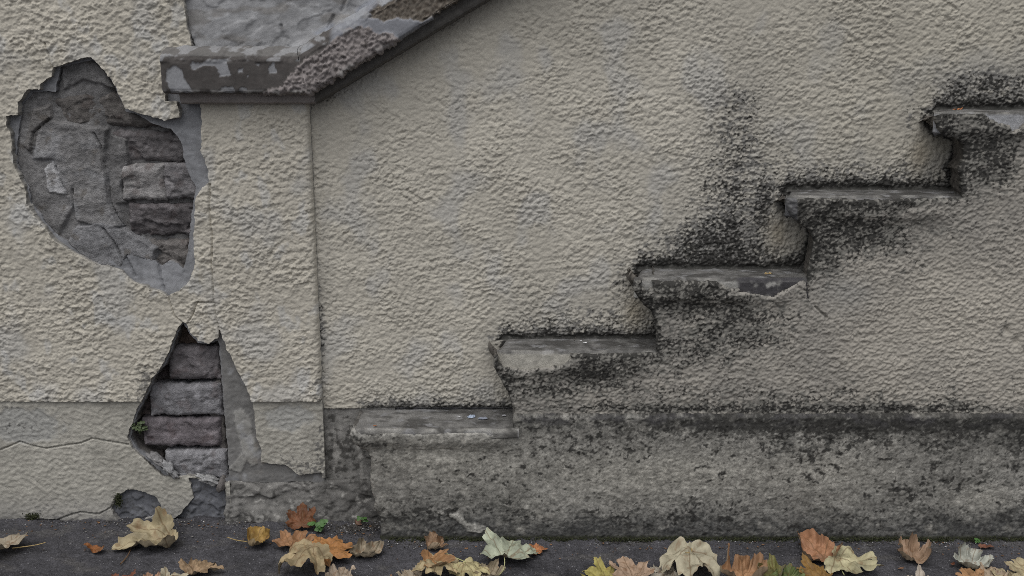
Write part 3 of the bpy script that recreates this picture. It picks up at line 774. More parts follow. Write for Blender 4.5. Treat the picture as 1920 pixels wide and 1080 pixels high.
sheet('finish_coat', xs_p, zs_p, YPAN, h_pan, s_pan, 0.03, M_STUCCO, panel, c_pan, 2)
# smooth sooty face below the roughcast, between pilaster and first step
xs_q = axis(XP - 0.004, P(740, 850)[0], 0.0022); zs_q = axis(P(0, 915, YPAN)[1], ZPB + 0.004, 0.0022)
def c_q(X, Z, Hh):
    C = tone(X, Z, (0.20, 0.195, 0.185), 0.2, 0.15, 98)
    C = mix(C, SOOT_SHADE * 1.4, 0.8 * soot_shade_mask(X, Z, 0.45 + 0.35 * pblob(X, Z, 650, 850, 60, 50, YPAN), 99, 0.016))
    C = mix(C, (0.36, 0.35, 0.33), 0.75 * ss(0.15, 0.4, fbm(X / 0.018, Z / 0.03, 101, 3)))
    return C
sheet('smooth_render', xs_q, zs_q, YPAN + 0.004, lambda X, Z: 0.0025 * fbm(X / 0.03, Z / 0.03, 220, 4) + 0.0006 * fbm(X / 0.007, Z / 0.007, 221, 2), lambda X, Z: (P(0, 903, YPAN)[1] + 0.006 * fbm(X / 0.03, X * 0 + 2, 7, 2)) - Z, 0.03, M_STONE, panel, c_q, 2)

# ================================================================== STAIR: plinth, stringer, treads
stair = thing('stair_end', (0.4, -0.05, 0), 'grey sooty stair end with rounded tread noses stepping up to the right', 'staircase')
XR = 4.0
Z_PT = P(1400, 779, YPL)[1]
pl = [tuple(P(u, v, YPL)) for u, v in [(711,1014),(713,992),(711,971),(701,955),(702,939),(695,922),(694,897),(695,865),(690,850),(676,842),(662,829),(656,813),(659,806)]]
pl += [(P(664, 803, YPL)[0], zt[0] - 0.004), (P(962, 803, YPL)[0], zt[0] - 0.004), (P(963, 790, YPL)[0], Z_PT), (XR, Z_PT), (XR, -0.03), (P(711, 1014, YPL)[0], -0.03)]
xs_k = axis(P(645, 900, YPL)[0], 1.08, 0.0019, None, XR - 0.05, 1.12, 0.12); zs_k = axis(-0.02, Z_PT + 0.004, 0.0019)
def s_pl(X, Z):
    return np.maximum(sdf(pl, X, Z, 0.06), -0.06 - 0 * X) + 0.0022 * fbm(X / 0.025, Z / 0.025, 230, 3) * (Z < zt[0] - 0.012)
ZS = PL([(820,960),(850,972),(868,985),(880,997),(905,1000),(912,990),(880,978),(860,962)], YPL)
def h_pl(X, Z):
    h = 0.0028 * fbm(X / 0.09, Z / 0.06, 231, 4) + 0.0009 * fbm(X / 0.010, Z / 0.009, 232, 3)
    h += 0.0006 * ss(-0.1, 0.3, perlin(X / 0.006, Z / 0.006, 233))
    # nosing bulge of the first tread
    h += 0.009 * ss(zt[0] - 0.052, zt[0] - 0.022, Z) * ss(P(985, 800, YPL)[0], P(900, 800, YPL)[0], X)
    pits = perlin(X / 0.011, Z / 0.011, 234) + 0.3 * perlin(X / 0.004, Z / 0.004, 236)
    h -= 0.0025 * ss(0.38, 0.55, pits)
    h += 0.003 * ss(0.002, -0.003, sdf(ZS, X, Z) + jag(X, Z, 0.006, 56))
    return h
def c_pl(X, Z, Hh):
    C = tone(X, Z, (0.225, 0.218, 0.20), 0.16, 0.16, 103)
    light = 0.9 * pblob(X, Z, 1260, 890, 240, 45, YPL) + 0.8 * pblob(X, Z, 820, 860, 130, 50, YPL) + 0.9 * pblob(X, Z, 1840, 935, 60, 25, YPL) + 0.5 * pblob(X, Z, 1560, 880, 110, 40, YPL)
    C = mix(C, (0.37, 0.355, 0.315), 0.7 * np.clip(light, 0, 1))
    big = fbm(X / 0.13, Z / 0.07, 104, 3)
    d = 0.30 + 0.42 * ss(P(1150, 0, YPL)[0], P(1550, 0, YPL)[0], X) * ss(Z_PT - 0.12, Z_PT - 0.02, Z) + 0.25 * ss(Z_PT - 0.045, Z_PT - 0.025, Z) + 0.40 * ss(0.10, 0.015, Z) - 0.30 * np.clip(light, 0, 1) + 0.30 * big
    d = np.clip(d, 0.05, 1)
    C = mix(C, (0.10, 0.098, 0.09), 0.88 * soot_shade_mask(X, Z, d, 105, 0.014, 1.05))
    C = mix(C, SOOT_SHADE * 1.15, 0.9 * soot_shade_mask(X, Z, 0.85 * d, 106, 0.0085, 1.0))
    C = mix(C, (0.075, 0.076, 0.076), 0.6 * ss(0.085, 0.008, Z + 0.03 * fbm(X / 0.09, Z / 0.07, 107, 3)))
    C = mix(C, (0.060, 0.058, 0.06), 0.7 * ss(Z_PT - 0.030, Z_PT - 0.010, Z) * (X > P(962, 0, YPL)[0]) * ss(-0.1, 0.25, fbm(X / 0.06, Z / 0.02, 108, 4)))
    C = mix(C, (0.42, 0.41, 0.38), 0.5 * ss(zt[0] - 0.020, zt[0] - 0.010, Z) * (X < P(962, 0, YPL)[0]) * ss(-0.3, 0.2, fbm(X / 0.05, Z / 0.02, 109, 3)))
    C = mix(C, (0.36, 0.35, 0.32), 0.8 * ss(0.002, -0.003, sdf(ZS, X, Z) + jag(X, Z, 0.006, 56)))
    dn = np.clip(0.5 + 1.1 * fbm(X / 0.16, Z / 0.09, 133, 3), 0, 1)
    wx = X + 0.006 * fbm(X / 0.012, Z / 0.012, 138, 2)
    sp_n = perlin(wx / 0.019, Z / 0.016, 131) + 0.5 * perlin(X / 0.006, Z / 0.006, 132)
    C = mix(C, SOOT_SHADE * 1.0, 0.9 * ss(0.0, 0.10, sp_n - 0.58 + 0.42 * dn))
    sp_m = perlin(X / 0.008, Z / 0.0075, 139) + 0.4 * perlin(X / 0.004, Z / 0.004, 141)
    C = mix(C, SOOT_SHADE * 1.3, 0.7 * ss(0.0, 0.12, sp_m - 0.60 + 0.42 * dn))
    C = mix(C, (0.36, 0.345, 0.31), 0.45 * ss(0.25, 0.5, fbm(X / 0.035, Z / 0.03, 142, 4)) * (1 - dn))
    C = C * np.clip(1 + 0.55 * perlin(X / 0.0042, Z / 0.0040, 143) + 0.5 * fbm(X / 0.015, Z / 0.013, 144, 2), 0.35, 1.8)[..., None]
    C = mix(C, (0.10, 0.097, 0.09), 0.45 * pblob(X, Z, 720, 870, 50, 90, YPL) * ss(-0.2, 0.2, fbm(X / 0.03, Z / 0.03, 145, 3)))
    C = mix(C, (0.035, 0.037, 0.022), 0.8 * ss(0.012, 0.004, Z))
    return C
sheet('plinth', xs_k, zs_k, YPL, h_pl, s_pl, 0.12, M_STONE, stair, c_pl, 14, round_r=0.009, rough_rim=0.004, rim_col=(0.10, 0.095, 0.088))

# places where the roughcast has come off the nosings
BARE = [PL([(935,655),(1062,655),(1072,672),(1055,684),(1015,690),(975,692),(945,686),(933,675)], YS), PL([(1385,545),(1390,530),(1402,516),(1506,510),(1508,526),(1480,540),(1458,549),(1448,557),(1420,551)], YS),
        PL([(1200,532),(1206,524),(1218,524),(1226,530),(1222,540),(1210,543)], YS), PL([(1842,212),(1850,200),(1990,196),(2000,222),(1925,222),(1908,240),(1896,246),(1890,234),(1870,230),(1852,222)], YS),
        PL([(1330,520),(1412,518),(1408,536),(1390,541),(1358,535)], YS),
        PL([(1560,364),(1745,361),(1700,369),(1640,374),(1590,373)], YS)]
xs_s = axis(P(915, 700, YS)[0], 1.06, 0.0017, None, 2.1, 1.12, 0.1); zs_s = axis(Z_PT - 0.006, zt[4] + 0.01, 0.0017, None, zt[-1] + 0.05, 1.12, 0.1)
def s_str(X, Z):
    j = 0.0016 * fbm(X / 0.02, Z / 0.02, 240, 3)
    s = np.maximum(sdf(sp, X, Z, 0.06), -0.06) + j
    for b in BARE: s = np.maximum(s, -sdf(b, X, Z) - jag(X, Z, 0.0035, 57))
    return s
def h_str(X, Z):
    h = roughcast(X, Z, 250, 0.74, 0.0088, 0.85)
    for k in range(1, len(zt)):
        h += 0.010 * ss(zt[k] - 0.062, zt[k] - 0.030, Z) * ss(zt[k] + 0.01, zt[k], Z) * ss(nose_x[k] - 0.02, nose_x[k], X) * ss(riser_x[k] - 0.01, riser_x[k] - 0.07, X) * (1.0 + 0.8 * fbm(X / 0.05, Z / 0.05, 243, 2))
    h += cracks_h(X, Z, [PL([(1512,520),(1516,560)], YS), PL([(1528,575),(1550,595)], YS)], 0.0025, 0.005)
    for (u, v) in ((1888, 620), (1905, 640), (1925, 660)):
        h -= 0.006 * pblob(X, Z, u, v, 7, 9, YS)
    return h
def c_str(X, Z, Hh):
    C = tone(X, Z, (0.368, 0.343, 0.302), 0.10, 0.08, 110)
    C = mix(C, (0.455, 0.424, 0.368), 0.9 * np.clip(pblob(X, Z, 1800, 600, 260, 170, YS), 0, 1))
    d = 0.36 + 0.22 * fbm(X / 0.09, Z / 0.07, 134, 3)
    for (u, v, a, b, g) in ((1570,410,100,40,0.38),(1640,450,110,60,0.42),(1540,470,45,60,0.3),(1290,560,110,40,0.45),(1400,600,90,45,0.5),(1330,650,110,45,0.3),(1040,715,110,35,0.4),(1150,690,110,30,0.4),
                            (1250,766,250,11,0.6),(1700,766,260,12,0.65),(1850,270,90,40,0.6),(1870,330,60,30,0.4),(1560,380,130,16,0.4),(1260,530,60,14,0.35),(1500,740,300,20,0.3),(1550,520,25,40,0.3),(1880,620,14,30,0.4)):
        d = d + g * pblob(X, Z, u, v, a, b, YS)
    for k in (1, 2, 3, 4): d = d + 0.25 * blob(X, Z, nose_x[k] + 0.02, zt[k] - 0.03, 0.02, 0.04)
    d = d - 0.26 * np.clip(1.3 * pblob(X, Z, 1800, 600, 260, 130, YS), 0, 1)
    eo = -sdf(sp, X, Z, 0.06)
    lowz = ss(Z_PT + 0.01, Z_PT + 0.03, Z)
    d = d + lowz * (0.45 * np.exp(-eo / 0.006) + 0.2 * np.exp(-eo / 0.03))  # soot plus contact shade painted along the stringer's edge
    d = np.clip(d, 0.02, 1.05)
    st = stair_top(X)
    wz_ = np.clip(0.75 * np.exp(-np.maximum(st - Z, 0) / 0.12) + 0.45 + 0.8 * fbm(X / 0.11, Z / 0.08, 135, 3), 0, 1) * (1 - 0.8 * np.clip(pblob(X, Z, 1820, 600, 240, 130, YS), 0, 1))
    C = mix(C, (0.232, 0.222, 0.206), 0.62 * wz_)
    C = mix(C, (0.20, 0.195, 0.18), 0.25 * np.clip(d, 0, 1))
    C = mix(C, (0.17, 0.165, 0.15), 0.85 * soot_shade_mask(X, Z, d, 111, 0.012))
    C = mix(C, SOOT_SHADE, 0.94 * soot_shade_mask(X, Z, 0.80 * d, 112, 0.0066))
    C = mix(C, (0.30, 0.295, 0.28), 0.6 * pblob(X, Z, 1590, 545, 45, 30, YS))
    C = mix(C, (0.13, 0.13, 0.135), 0.85 * ss(0.003, -0.002, sdf(PL([(1468,360),(1490,361),(1491,380),(1491,398),(1494,414),(1478,404),(1468,390)], YS), X, Z)))
    return C
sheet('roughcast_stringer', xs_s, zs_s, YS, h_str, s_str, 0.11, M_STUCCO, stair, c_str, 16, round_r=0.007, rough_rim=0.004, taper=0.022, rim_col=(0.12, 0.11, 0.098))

bare_cols = {1: (0.37, 0.355, 0.315), 2: (0.30, 0.295, 0.28), 3: (0.27, 0.265, 0.265), 4: (0.33, 0.335, 0.35)}
for k in range(len(zt)):
    yf = (YPL - 0.0075) if k == 0 else YS + 0.002
    x0 = nose_x[k] + (0.005 if k else 0.008); x1 = riser_x[k] + 0.012
    yb = YPAN + 0.01
    r = 0.009; fr = 0.040 if k else 0.018
    pr = [(yb, 0.0), (yf + r + 0.001, -0.0008)]
    for a in np.linspace(0.15, 1, 7) * math.pi / 2: pr.append((yf + r - r * math.sin(a), -r * (1 - math.cos(a))))
    pr.append((yf, -fr)); pr.append((yf + 0.03, -fr - 0.003))
    pr = resample(pr, 0.0022)
    n = int((x1 - x0) / 0.0022) if k < 5 else 60
    us = np.linspace(0, 1, n)
    Xt = x0 + (x1 - x0) * us[:, None] + 0 * pr[None, :, 0]
    Yt = pr[None, :, 0] + 0 * Xt; Zt = zt[k] + pr[None, :, 1] + 0 * Xt
    # round the left end of the slab in plan and elevation
    ed = np.clip((Xt - x0) / 0.016, 0, 1); rr = 0.012 * (1 - np.sqrt(1 - (1 - ed) ** 2))
    frontw = ss(yf + 0.03, yf, Yt)
    Xt = Xt + ((0.018 + 0.030 * max(0.0, nose_x[k])) * np.clip((Yt - yf) / 0.1, 0, 1) * (1 - us[:, None]) if k else 0)
    Yt = Yt + rr * frontw; Zt = Zt - 0.5 * rr * (1 - frontw)
    nzv = 0.0020 * fbm(Xt / 0.05, (Yt + Zt) / 0.04, 260 + k, 4) + 0.0008 * perlin(Xt / 0.008, (Yt + Zt) / 0.008, 261 + k)
    if k:
        nzv = nzv - 0.0015
    wear = np.exp(-((pr[:, 0] - yf - 0.003) / 0.005) ** 2)[None, :] * np.clip(fbm(Xt / 0.035, Zt / 0.02, 262 + k, 3), 0, 1)
    Zt = Zt + nzv - 0.005 * wear; Yt = Yt - nzv * 0.7 * frontw
    topm = (pr[:, 1] > -0.002)[None, :] & np.ones(Xt.shape, bool)
    Ct = tone(Xt, Yt + Zt, (0.135, 0.132, 0.127), 0.25, 0.22, 113 + k)
    Ct = mix(Ct, (0.055, 0.053, 0.050), 0.8 * ss(-0.1, 0.3, fbm(Xt / 0.05, Yt / 0.04, 114 + k, 4)))
    Ct = mix(Ct, (0.22, 0.22, 0.225), 0.7 * ss(0.2, 0.45, fbm(Xt / 0.035, Yt / 0.03, 115 + k, 4)))
    lipm = np.exp(-((Yt - yf - 0.004) / 0.006) ** 2)
    Ct = mix(Ct, (0.36, 0.35, 0.325), 0.5 * lipm * ss(-0.1, 0.35, fbm(Xt / 0.05, Zt / 0.03, 116 + k, 3)))
    fm = ss(-0.003, -0.009, pr[:, 1])[None, :] * np.ones(Xt.shape)
    if k: Ct = mix(Ct, tone(Xt, Zt, bare_cols.get(k, (0.3, 0.3, 0.29)), 0.1, 0.1, 117), fm)
    if k == 2: Ct = mix(Ct, (0.058, 0.056, 0.060), ss(P(1405, 0, YS)[0], P(1415, 0, YS)[0], Xt + 0.004 * fbm(Xt / 0.02, Zt / 0.02, 6, 2)) * np.maximum(fm, lipm) * ss(-0.6, -0.1, fbm(Xt / 0.02, Zt / 0.02, 118, 3)))
    if k == 3: Ct = mix(Ct, (0.14, 0.14, 0.148), fm * ss(x0 + 0.04, x0 + 0.02, Xt))
    gridmesh('tread', np.stack([Xt, Yt, Zt], -1), M_STONE, stair, Ct)

# ================================================================== LEAVES
half = [(0,0.96),(0.035,0.90),(0.085,0.87),(0.11,0.80),(0.18,0.78),(0.20,0.70),(0.20,0.61),(0.21,0.53),(0.25,0.56),(0.29,0.60),(0.31,0.66),(0.36,0.63),(0.47,0.70),(0.52,0.66),(0.50,0.57),(0.585,0.54),(0.54,0.46),(0.50,0.38),(0.47,0.33),(0.42,0.26),(0.46,0.23),(0.48,0.22),(0.53,0.16),(0.60,0.13),(0.53,0.05),(0.52,-0.02),(0.42,-0.04),(0.36,-0.10),(0.26,-0.13),(0.18,-0.10),(0.09,-0.12),(0.03,-0.03)]
LOBES = [(0, 0.98), (0.52, 0.66), (-0.52, 0.66), (0.60, 0.13), (-0.60, 0.13)]
def leaf_mat():
    m = bpy.data.materials.new('dry_leaf'); m.use_nodes = True
    t = m.node_tree; N = t.nodes; L = t.links; bs = N['Principled BSDF']
    oi = N.new('ShaderNodeObjectInfo'); fl = N.new('ShaderNodeAttribute'); fl.attribute_name = 'flat'
    no = N.new('ShaderNodeTexNoise'); no.inputs['Scale'].default_value = 3.2; no.inputs['Detail'].default_value = 6
    of = N.new('ShaderNodeVectorMath'); of.operation = 'ADD'; L.new(fl.outputs['Vector'], of.inputs[0])
    cb = N.new('ShaderNodeCombineXYZ'); ml = N.new('ShaderNodeMath'); ml.operation = 'MULTIPLY'; ml.inputs[1].default_value = 50
    L.new(oi.outputs['Random'], ml.inputs[0]); L.new(ml.outputs[0], cb.inputs[2]); L.new(cb.outputs[0], of.inputs[1])
    L.new(of.outputs[0], no.inputs['Vector'])
    sec = N.new('ShaderNodeAttribute'); sec.attribute_name = 'spot'; 
    mp_ = N.new('ShaderNodeMapRange'); mp_.inputs['From Min'].default_value = 0.3; mp_.inputs['From Max'].default_value = 0.7; mp_.inputs['To Min'].default_value = 0.62; mp_.inputs['To Max'].default_value = 1.3
    L.new(no.outputs[0], mp_.inputs['Value'])
    sc_ = N.new('ShaderNodeVectorMath'); sc_.operation = 'SCALE'; L.new(oi.outputs['Color'], sc_.inputs[0]); L.new(mp_.outputs[0], sc_.inputs['Scale'])
    n2 = N.new('ShaderNodeTexNoise'); n2.inputs['Scale'].default_value = 7; n2.inputs['Detail'].default_value = 4; L.new(of.outputs[0], n2.inputs['Vector'])
    r2 = N.new('ShaderNodeMapRange'); r2.inputs['From Min'].default_value = 0.56; r2.inputs['From Max'].default_value = 0.68; L.new(n2.outputs[0], r2.inputs['Value'])
    mx = N.new('ShaderNodeMix'); mx.data_type = 'RGBA'; mx.inputs[7].default_value = (0.16, 0.07, 0.025, 1)
    f2 = N.new('ShaderNodeMath'); f2.operation = 'MULTIPLY'; f2.inputs[1].default_value = 0.45; L.new(r2.outputs[0], f2.inputs[0])
    L.new(f2.outputs[0], mx.inputs[0]); L.new(sc_.outputs[0], mx.inputs[6])
    # paler underside
    ge = N.new('ShaderNodeNewGeometry')
    pale = N.new('ShaderNodeMix'); pale.data_type = 'RGBA'; pale.inputs[7].default_value = (0.46, 0.38, 0.27, 1)
    pf = N.new('ShaderNodeMath'); pf.operation = 'MULTIPLY'; pf.inputs[1].default_value = 0.55; L.new(ge.outputs['Backfacing'], pf.inputs[0])
    L.new(pf.outputs[0], pale.inputs[0]); L.new(mx.outputs[2], pale.inputs[6])
    # veins: thin lines from the stalk to every lobe tip
    sp_ = N.new('ShaderNodeSeparateXYZ'); L.new(fl.outputs['Vector'], sp_.inputs[0])
    prev = None
    for (lx, ly) in LOBES:
        ln = math.hypot(lx, ly); ux, uy = lx / ln, ly / ln
        def lin(a, b):
            m1 = N.new('ShaderNodeMath'); m1.operation = 'MULTIPLY'; m1.inputs[1].default_value = a; L.new(sp_.outputs[0], m1.inputs[0])
            m2 = N.new('ShaderNodeMath'); m2.operation = 'MULTIPLY_ADD'; m2.inputs[1].default_value = b; L.new(sp_.outputs[1], m2.inputs[0]); L.new(m1.outputs[0], m2.inputs[2]); return m2.outputs[0]
        ab = N.new('ShaderNodeMath'); ab.operation = 'ABSOLUTE'; L.new(lin(-uy, ux), ab.inputs[0])
        neg = N.new('ShaderNodeMath'); neg.operation = 'LESS_THAN'; neg.inputs[1].default_value = 0.0; L.new(lin(ux, uy), neg.inputs[0])
        sm = N.new('ShaderNodeMath'); sm.operation = 'ADD'; L.new(ab.outputs[0], sm.inputs[0]); L.new(neg.outputs[0], sm.inputs[1])
        if prev is None: prev = sm.outputs[0]
        else:
            mn = N.new('ShaderNodeMath'); mn.operation = 'MINIMUM'; L.new(prev, mn.inputs[0]); L.new(sm.outputs[0], mn.inputs[1]); prev = mn.outputs[0]
    vr = N.new('ShaderNodeMapRange'); vr.inputs['From Min'].default_value = 0.006; vr.inputs['From Max'].default_value = 0.016; vr.inputs['To Min'].default_value = 0.6; vr.inputs['To Max'].default_value = 0.0
    L.new(prev, vr.inputs['Value'])
    vx = N.new('ShaderNodeMix'); vx.data_type = 'RGBA'; vx.inputs[7].default_value = (0.13, 0.08, 0.04, 1)
    L.new(vr.outputs[0], vx.inputs[0]); L.new(pale.outputs[2], vx.inputs[6])
    L.new(vx.outputs[2], bs.inputs['Base Color'])
    bs.inputs['Roughness'].default_value = 0.62; bs.inputs['Specular IOR Level'].default_value = 0.3
    bp = N.new('ShaderNodeBump'); bp.inputs['Strength'].default_value = 0.4; bp.inputs['Distance'].default_value = 0.001
    n3 = N.new('ShaderNodeTexNoise'); n3.inputs['Scale'].default_value = 22; n3.inputs['Detail'].default_value = 4; L.new(of.outputs[0], n3.inputs['Vector'])
    L.new(n3.outputs[0], bp.inputs['Height']); L.new(bp.outputs[0], bs.inputs['Normal'])
    return m
M_LEAF = leaf_mat()
def plain_mat(name, col, rough=0.7, amt=0.25):
    m = bpy.data.materials.new(name); m.use_nodes = True
    t = m.node_tree; N = t.nodes; L = t.links; bs = N['Principled BSDF']
    no = N.new('ShaderNodeTexNoise'); no.inputs['Scale'].default_value = 220; tc = N.new('ShaderNodeTexCoord'); L.new(tc.outputs['Object'], no.inputs['Vector'])
    mp_ = N.new('ShaderNodeMapRange'); mp_.inputs['To Min'].default_value = 1 - 2 * amt; mp_.inputs['To Max'].default_value = 1 + 2 * amt; L.new(no.outputs[0], mp_.inputs['Value'])
    sc_ = N.new('ShaderNodeVectorMath'); sc_.operation = 'SCALE'; sc_.inputs[0].default_value = col; L.new(mp_.outputs[0], sc_.inputs['Scale'])
    L.new(sc_.outputs[0], bs.inputs['Base Color']); bs.inputs['Roughness'].default_value = rough
    return m
M_STEM = plain_mat('leaf_stalk', (0.33, 0.24, 0.10))
M_STEMD = plain_mat('dark_stalk', (0.12, 0.07, 0.035))
M_STEMG = plain_mat('pale_stalk', (0.40, 0.40, 0.20))
M_GREEN = plain_mat('weed_leaf', (0.055, 0.13, 0.03), 0.55)
M_GREEND = plain_mat('fern_leaf', (0.06, 0.085, 0.035), 0.6)

NR, NTH = 16, 168
def outline(rs, frag):
    pts = half + [(-x, y) for x, y in half[::-1]][1:]
    pts = np.array(pts)
    if frag == 'oval':
        a = np.linspace(0, 2 * np.pi, 40, endpoint=False)
        pts = np.stack([0.22 * np.sin(a), 0.42 + 0.5 * np.cos(a)], 1)
    seg = np.linalg.norm(np.roll(pts, -1, 0) - pts, axis=1); cum = np.concatenate([[0], np.cumsum(seg)])
    t = np.linspace(0, cum[-1], NTH, endpoint=False)
    P2 = np.concatenate([pts, pts[:1]])
    out = np.stack([np.interp(t, cum, P2[:, 0]), np.interp(t, cum, P2[:, 1])], 1)
    r = np.random.default_rng(rs)
    ph = r.random(6) * 6.28; k = np.arange(NTH) / NTH * 6.28
    wob = 1 + 0.05 * np.sin(2 * k + ph[0]) + 0.05 * np.sin(3 * k + ph[1]) + 0.03 * np.sin(7 * k + ph[2]) + r.normal(0, 0.012, NTH)
    c = np.array((0, 0.12))
    return c + (out - c) * wob[:, None]
def bend(V, phi, kap, off=0.25):
    """roll the sheet V (n,3) about an axis lying in-plane at angle phi, curvature kap (per leaf length)"""
    if abs(kap) < 1e-6: return V
    c, s = math.cos(phi), math.sin(phi)
    ctr = np.array((0, off))
    q = V[:, :2] - ctr
    along = q @ np.array((c, s)); across = q @ np.array((-s, c))
    R = 1 / kap
    z = V[:, 2]
    na = np.sin(across * kap) * (R - z); nz = R - np.cos(across * kap) * (R - z)
    W = V.copy()
    W[:, 0] = ctr[0] + along * c - na * s; W[:, 1] = ctr[1] + along * s + na * c; W[:, 2] = nz
    return W
leaf_n = 0
def leaf(label, u, v, wpx, rot, col, cup=0.25, b1=None, b2=None, edge=0.0, tilt=(0, 0), lift=0.0, stem=1, smat=None, frag=None, fold=0.25, depth_y=None, wr=0.05, stem_dir=0.0, stem_len=0.7, zbase=0.0, name='maple_leaf', cat='leaf', group='fallen leaves on the pavement', push=True):
    """u,v: where the leaf's middle shows in the photo; rot: direction of its tip seen from above (deg, 0 = right, 90 = to the wall)"""
    global leaf_n
    leaf_n += 1
    r = np.random.default_rng(1000 + leaf_n)
    O = outline(leaf_n, frag)
    c = np.array((0, 0.12 if frag is None else 0.42))
    rad = np.linspace(0, 1, NR) ** 0.85
    flat = c + (O[None] - c) * rad[:, None, None]                # (NR,NTH,2)
    fx, fy = flat[..., 0].ravel(), flat[..., 1].ravel()
    z = 0.7 * cup * ((fx) ** 2 + (fy - 0.35) ** 2)
    dv = np.full(fx.shape, 9.0)
    for lx, ly in LOBES:
        ln = math.hypot(lx, ly); d = np.abs(-ly * fx + lx * fy) / ln + 9 * ((lx * fx + ly * fy) < 0)
        dv = np.minimum(dv, d)
    z += fold * np.minimum(dv, 0.2)
    for lx, ly in LOBES:
        ln = math.hypot(lx, ly); pr_ = (lx * fx + ly * fy) / ln; sd_ = np.abs(-ly * fx + lx * fy) / ln
        z += r.uniform(-0.6, 0.65) * np.clip(pr_ - 0.28, 0, 1) ** 2 * np.clip(1.3 - sd_ / 0.25, 0, 1)
    ph = r.random(4) * 6.28
    z += 0.035 * fbm(fx * 7 + 3 * leaf_n, fy * 7, (leaf_n * 3) % 50, 2)
    z += 0.16 * fbm(fx * 2.6 + 10 * leaf_n, fy * 2.6, leaf_n % 50, 3)
    z += 0.6 * wr * (np.sin(fx * 9 + ph[0]) * np.cos(fy * 8 + ph[1]) * 0.6 + 0.5 * np.sin(fx * 17 + ph[2] + fy * 5))
    rr = np.repeat(rad, NTH); th = np.tile(np.arange(NTH) / NTH * 6.28, NR)
    z += edge * np.clip(rr - 0.55, 0, 1) ** 1.5 * (1.2 + np.sin(3 * th + ph[3]) + 0.7 * np.sin(5 * th + ph[1]))
    V = np.stack([fx, fy, z], 1)
    # the stalk rides along with the blade
    sl = stem_len; ns = 9; tt = np.linspace(0, 1, ns)
    sx = math.sin(stem_dir) * sl * tt + 0.06 * np.sin(3 * tt + ph[0]); sy = -math.cos(stem_dir) * sl * tt; sz = -0.02 - 0.06 * tt + 0.10 * tt * tt
    T = np.stack([sx, sy, sz], 1)
    nV = len(V); VT = np.concatenate([V, T]) if stem else V
    for bb in (b1, b2):
        if bb: 
            W = bend(V, math.radians(bb[0]), bb[1], bb[2] if len(bb) > 2 else 0.25)
            if stem:
                j0 = np.argmin(np.hypot(fx, fy - 0.0)); T = T + (W[j0] - V[j0])
            V = W
    VT = np.concatenate([V, T]) if stem else V
    s = wpx / 975.0 / (1.05 if frag else max(0.75, V[:, 0].max() - V[:, 0].min()))
    ax, am = math.radians(tilt[0]), math.radians(tilt[1] * (0.32 if depth_y is None else 1))
    M = Matrix.Rotation(am, 4, Vector((math.cos(ax), math.sin(ax), 0))) @ Matrix.Rotation(math.radians(rot - 90), 4, 'Z') @ Matrix.Scale(s, 4)
    M = np.array(M)[:3, :3]
    VT = VT @ M.T
    Vb = VT[:nV]
    zmin = Vb[:, 2].min()
    cx, cy = G(u, v, zbase + 0.012 + lift) if depth_y is None else (P(u, v, depth_y)[0], depth_y)
    mid = (Vb.max(0) + Vb.min(0)) / 2
    off = np.array((cx - mid[0], cy - mid[1], zbase - zmin + 0.002 + lift))
    if depth_y is not None: off[2] = P(u, v, depth_y)[1] - mid[2]
    VT = VT + off
    Vb = VT[:nV]
    if push:      # keep clear of the wall foot
        wy = (-0.104 if cx > -0.262 else (-0.012 if cx < -0.56 else -0.022))
        ov = Vb[:, 1].max() - wy
        if ov > 0: VT[:, 1] -= ov
    if stem: VT[nV:, 2] = np.maximum(VT[nV:, 2], zbase + 0.004)
    Vb = VT[:nV]
    org = (float(Vb[:, 0].mean()), float(Vb[:, 1].mean()), float(Vb[:, 2].min()))
    t = thing(name, org, label, cat, group)
    idx = np.arange(NR * NTH).reshape(NR, NTH); nx_ = np.roll(idx, -1, 1)
    q = np.stack([idx[:-1], idx[1:], nx_[1:], nx_[:-1]], -1).reshape(-1, 4)
    q = q[:, ::-1]
    bl = finish('blade', Vb, q, M_LEAF, t)
    a = bl.data.attributes.new('flat', 'FLOAT_VECTOR', 'POINT')
    a.data.foreach_set('vector', np.stack([fx, fy, 0 * fx], 1).astype(f32).ravel())
    lum = 0.3 * col[0] + 0.6 * col[1] + 0.1 * col[2]
    bl.color = (*[0.74 * (0.88 * c_ + 0.12 * lum) for c_ in col], 1)
    if stem:
        T = VT[nV:]
        tube('stem', T, 0.0011, 0.0009, smat or M_STEM, t)
    return t
def tube(name, pts, r0, r1, mt, parent, seg=6):
    pts = np.asarray(pts); n = len(pts)
    tg = np.gradient(pts, axis=0); tg /= np.linalg.norm(tg, axis=1)[:, None] + 1e-9
    up = np.array((0.31, 0.2, 0.93)); a = np.cross(tg, up); a /= np.linalg.norm(a, axis=1)[:, None] + 1e-9; b = np.cross(tg, a)
    th = np.linspace(0, 2 * np.pi, seg + 1)
    r = np.linspace(r0, r1, n)[:, None, None]
    PX = pts[:, None] + r * (np.cos(th)[None, :, None] * a[:, None] + np.sin(th)[None, :, None] * b[:, None])
    nu, nv, _ = PX.shape
    idx = np.arange(nu * nv).reshape(nu, nv)
    q = np.stack([idx[:-1, :-1], idx[1:, :-1], idx[1:, 1:], idx[:-1, 1:]], -1).reshape(-1, 4)
    return finish(name, PX.reshape(-1, 3), q, mt, parent)

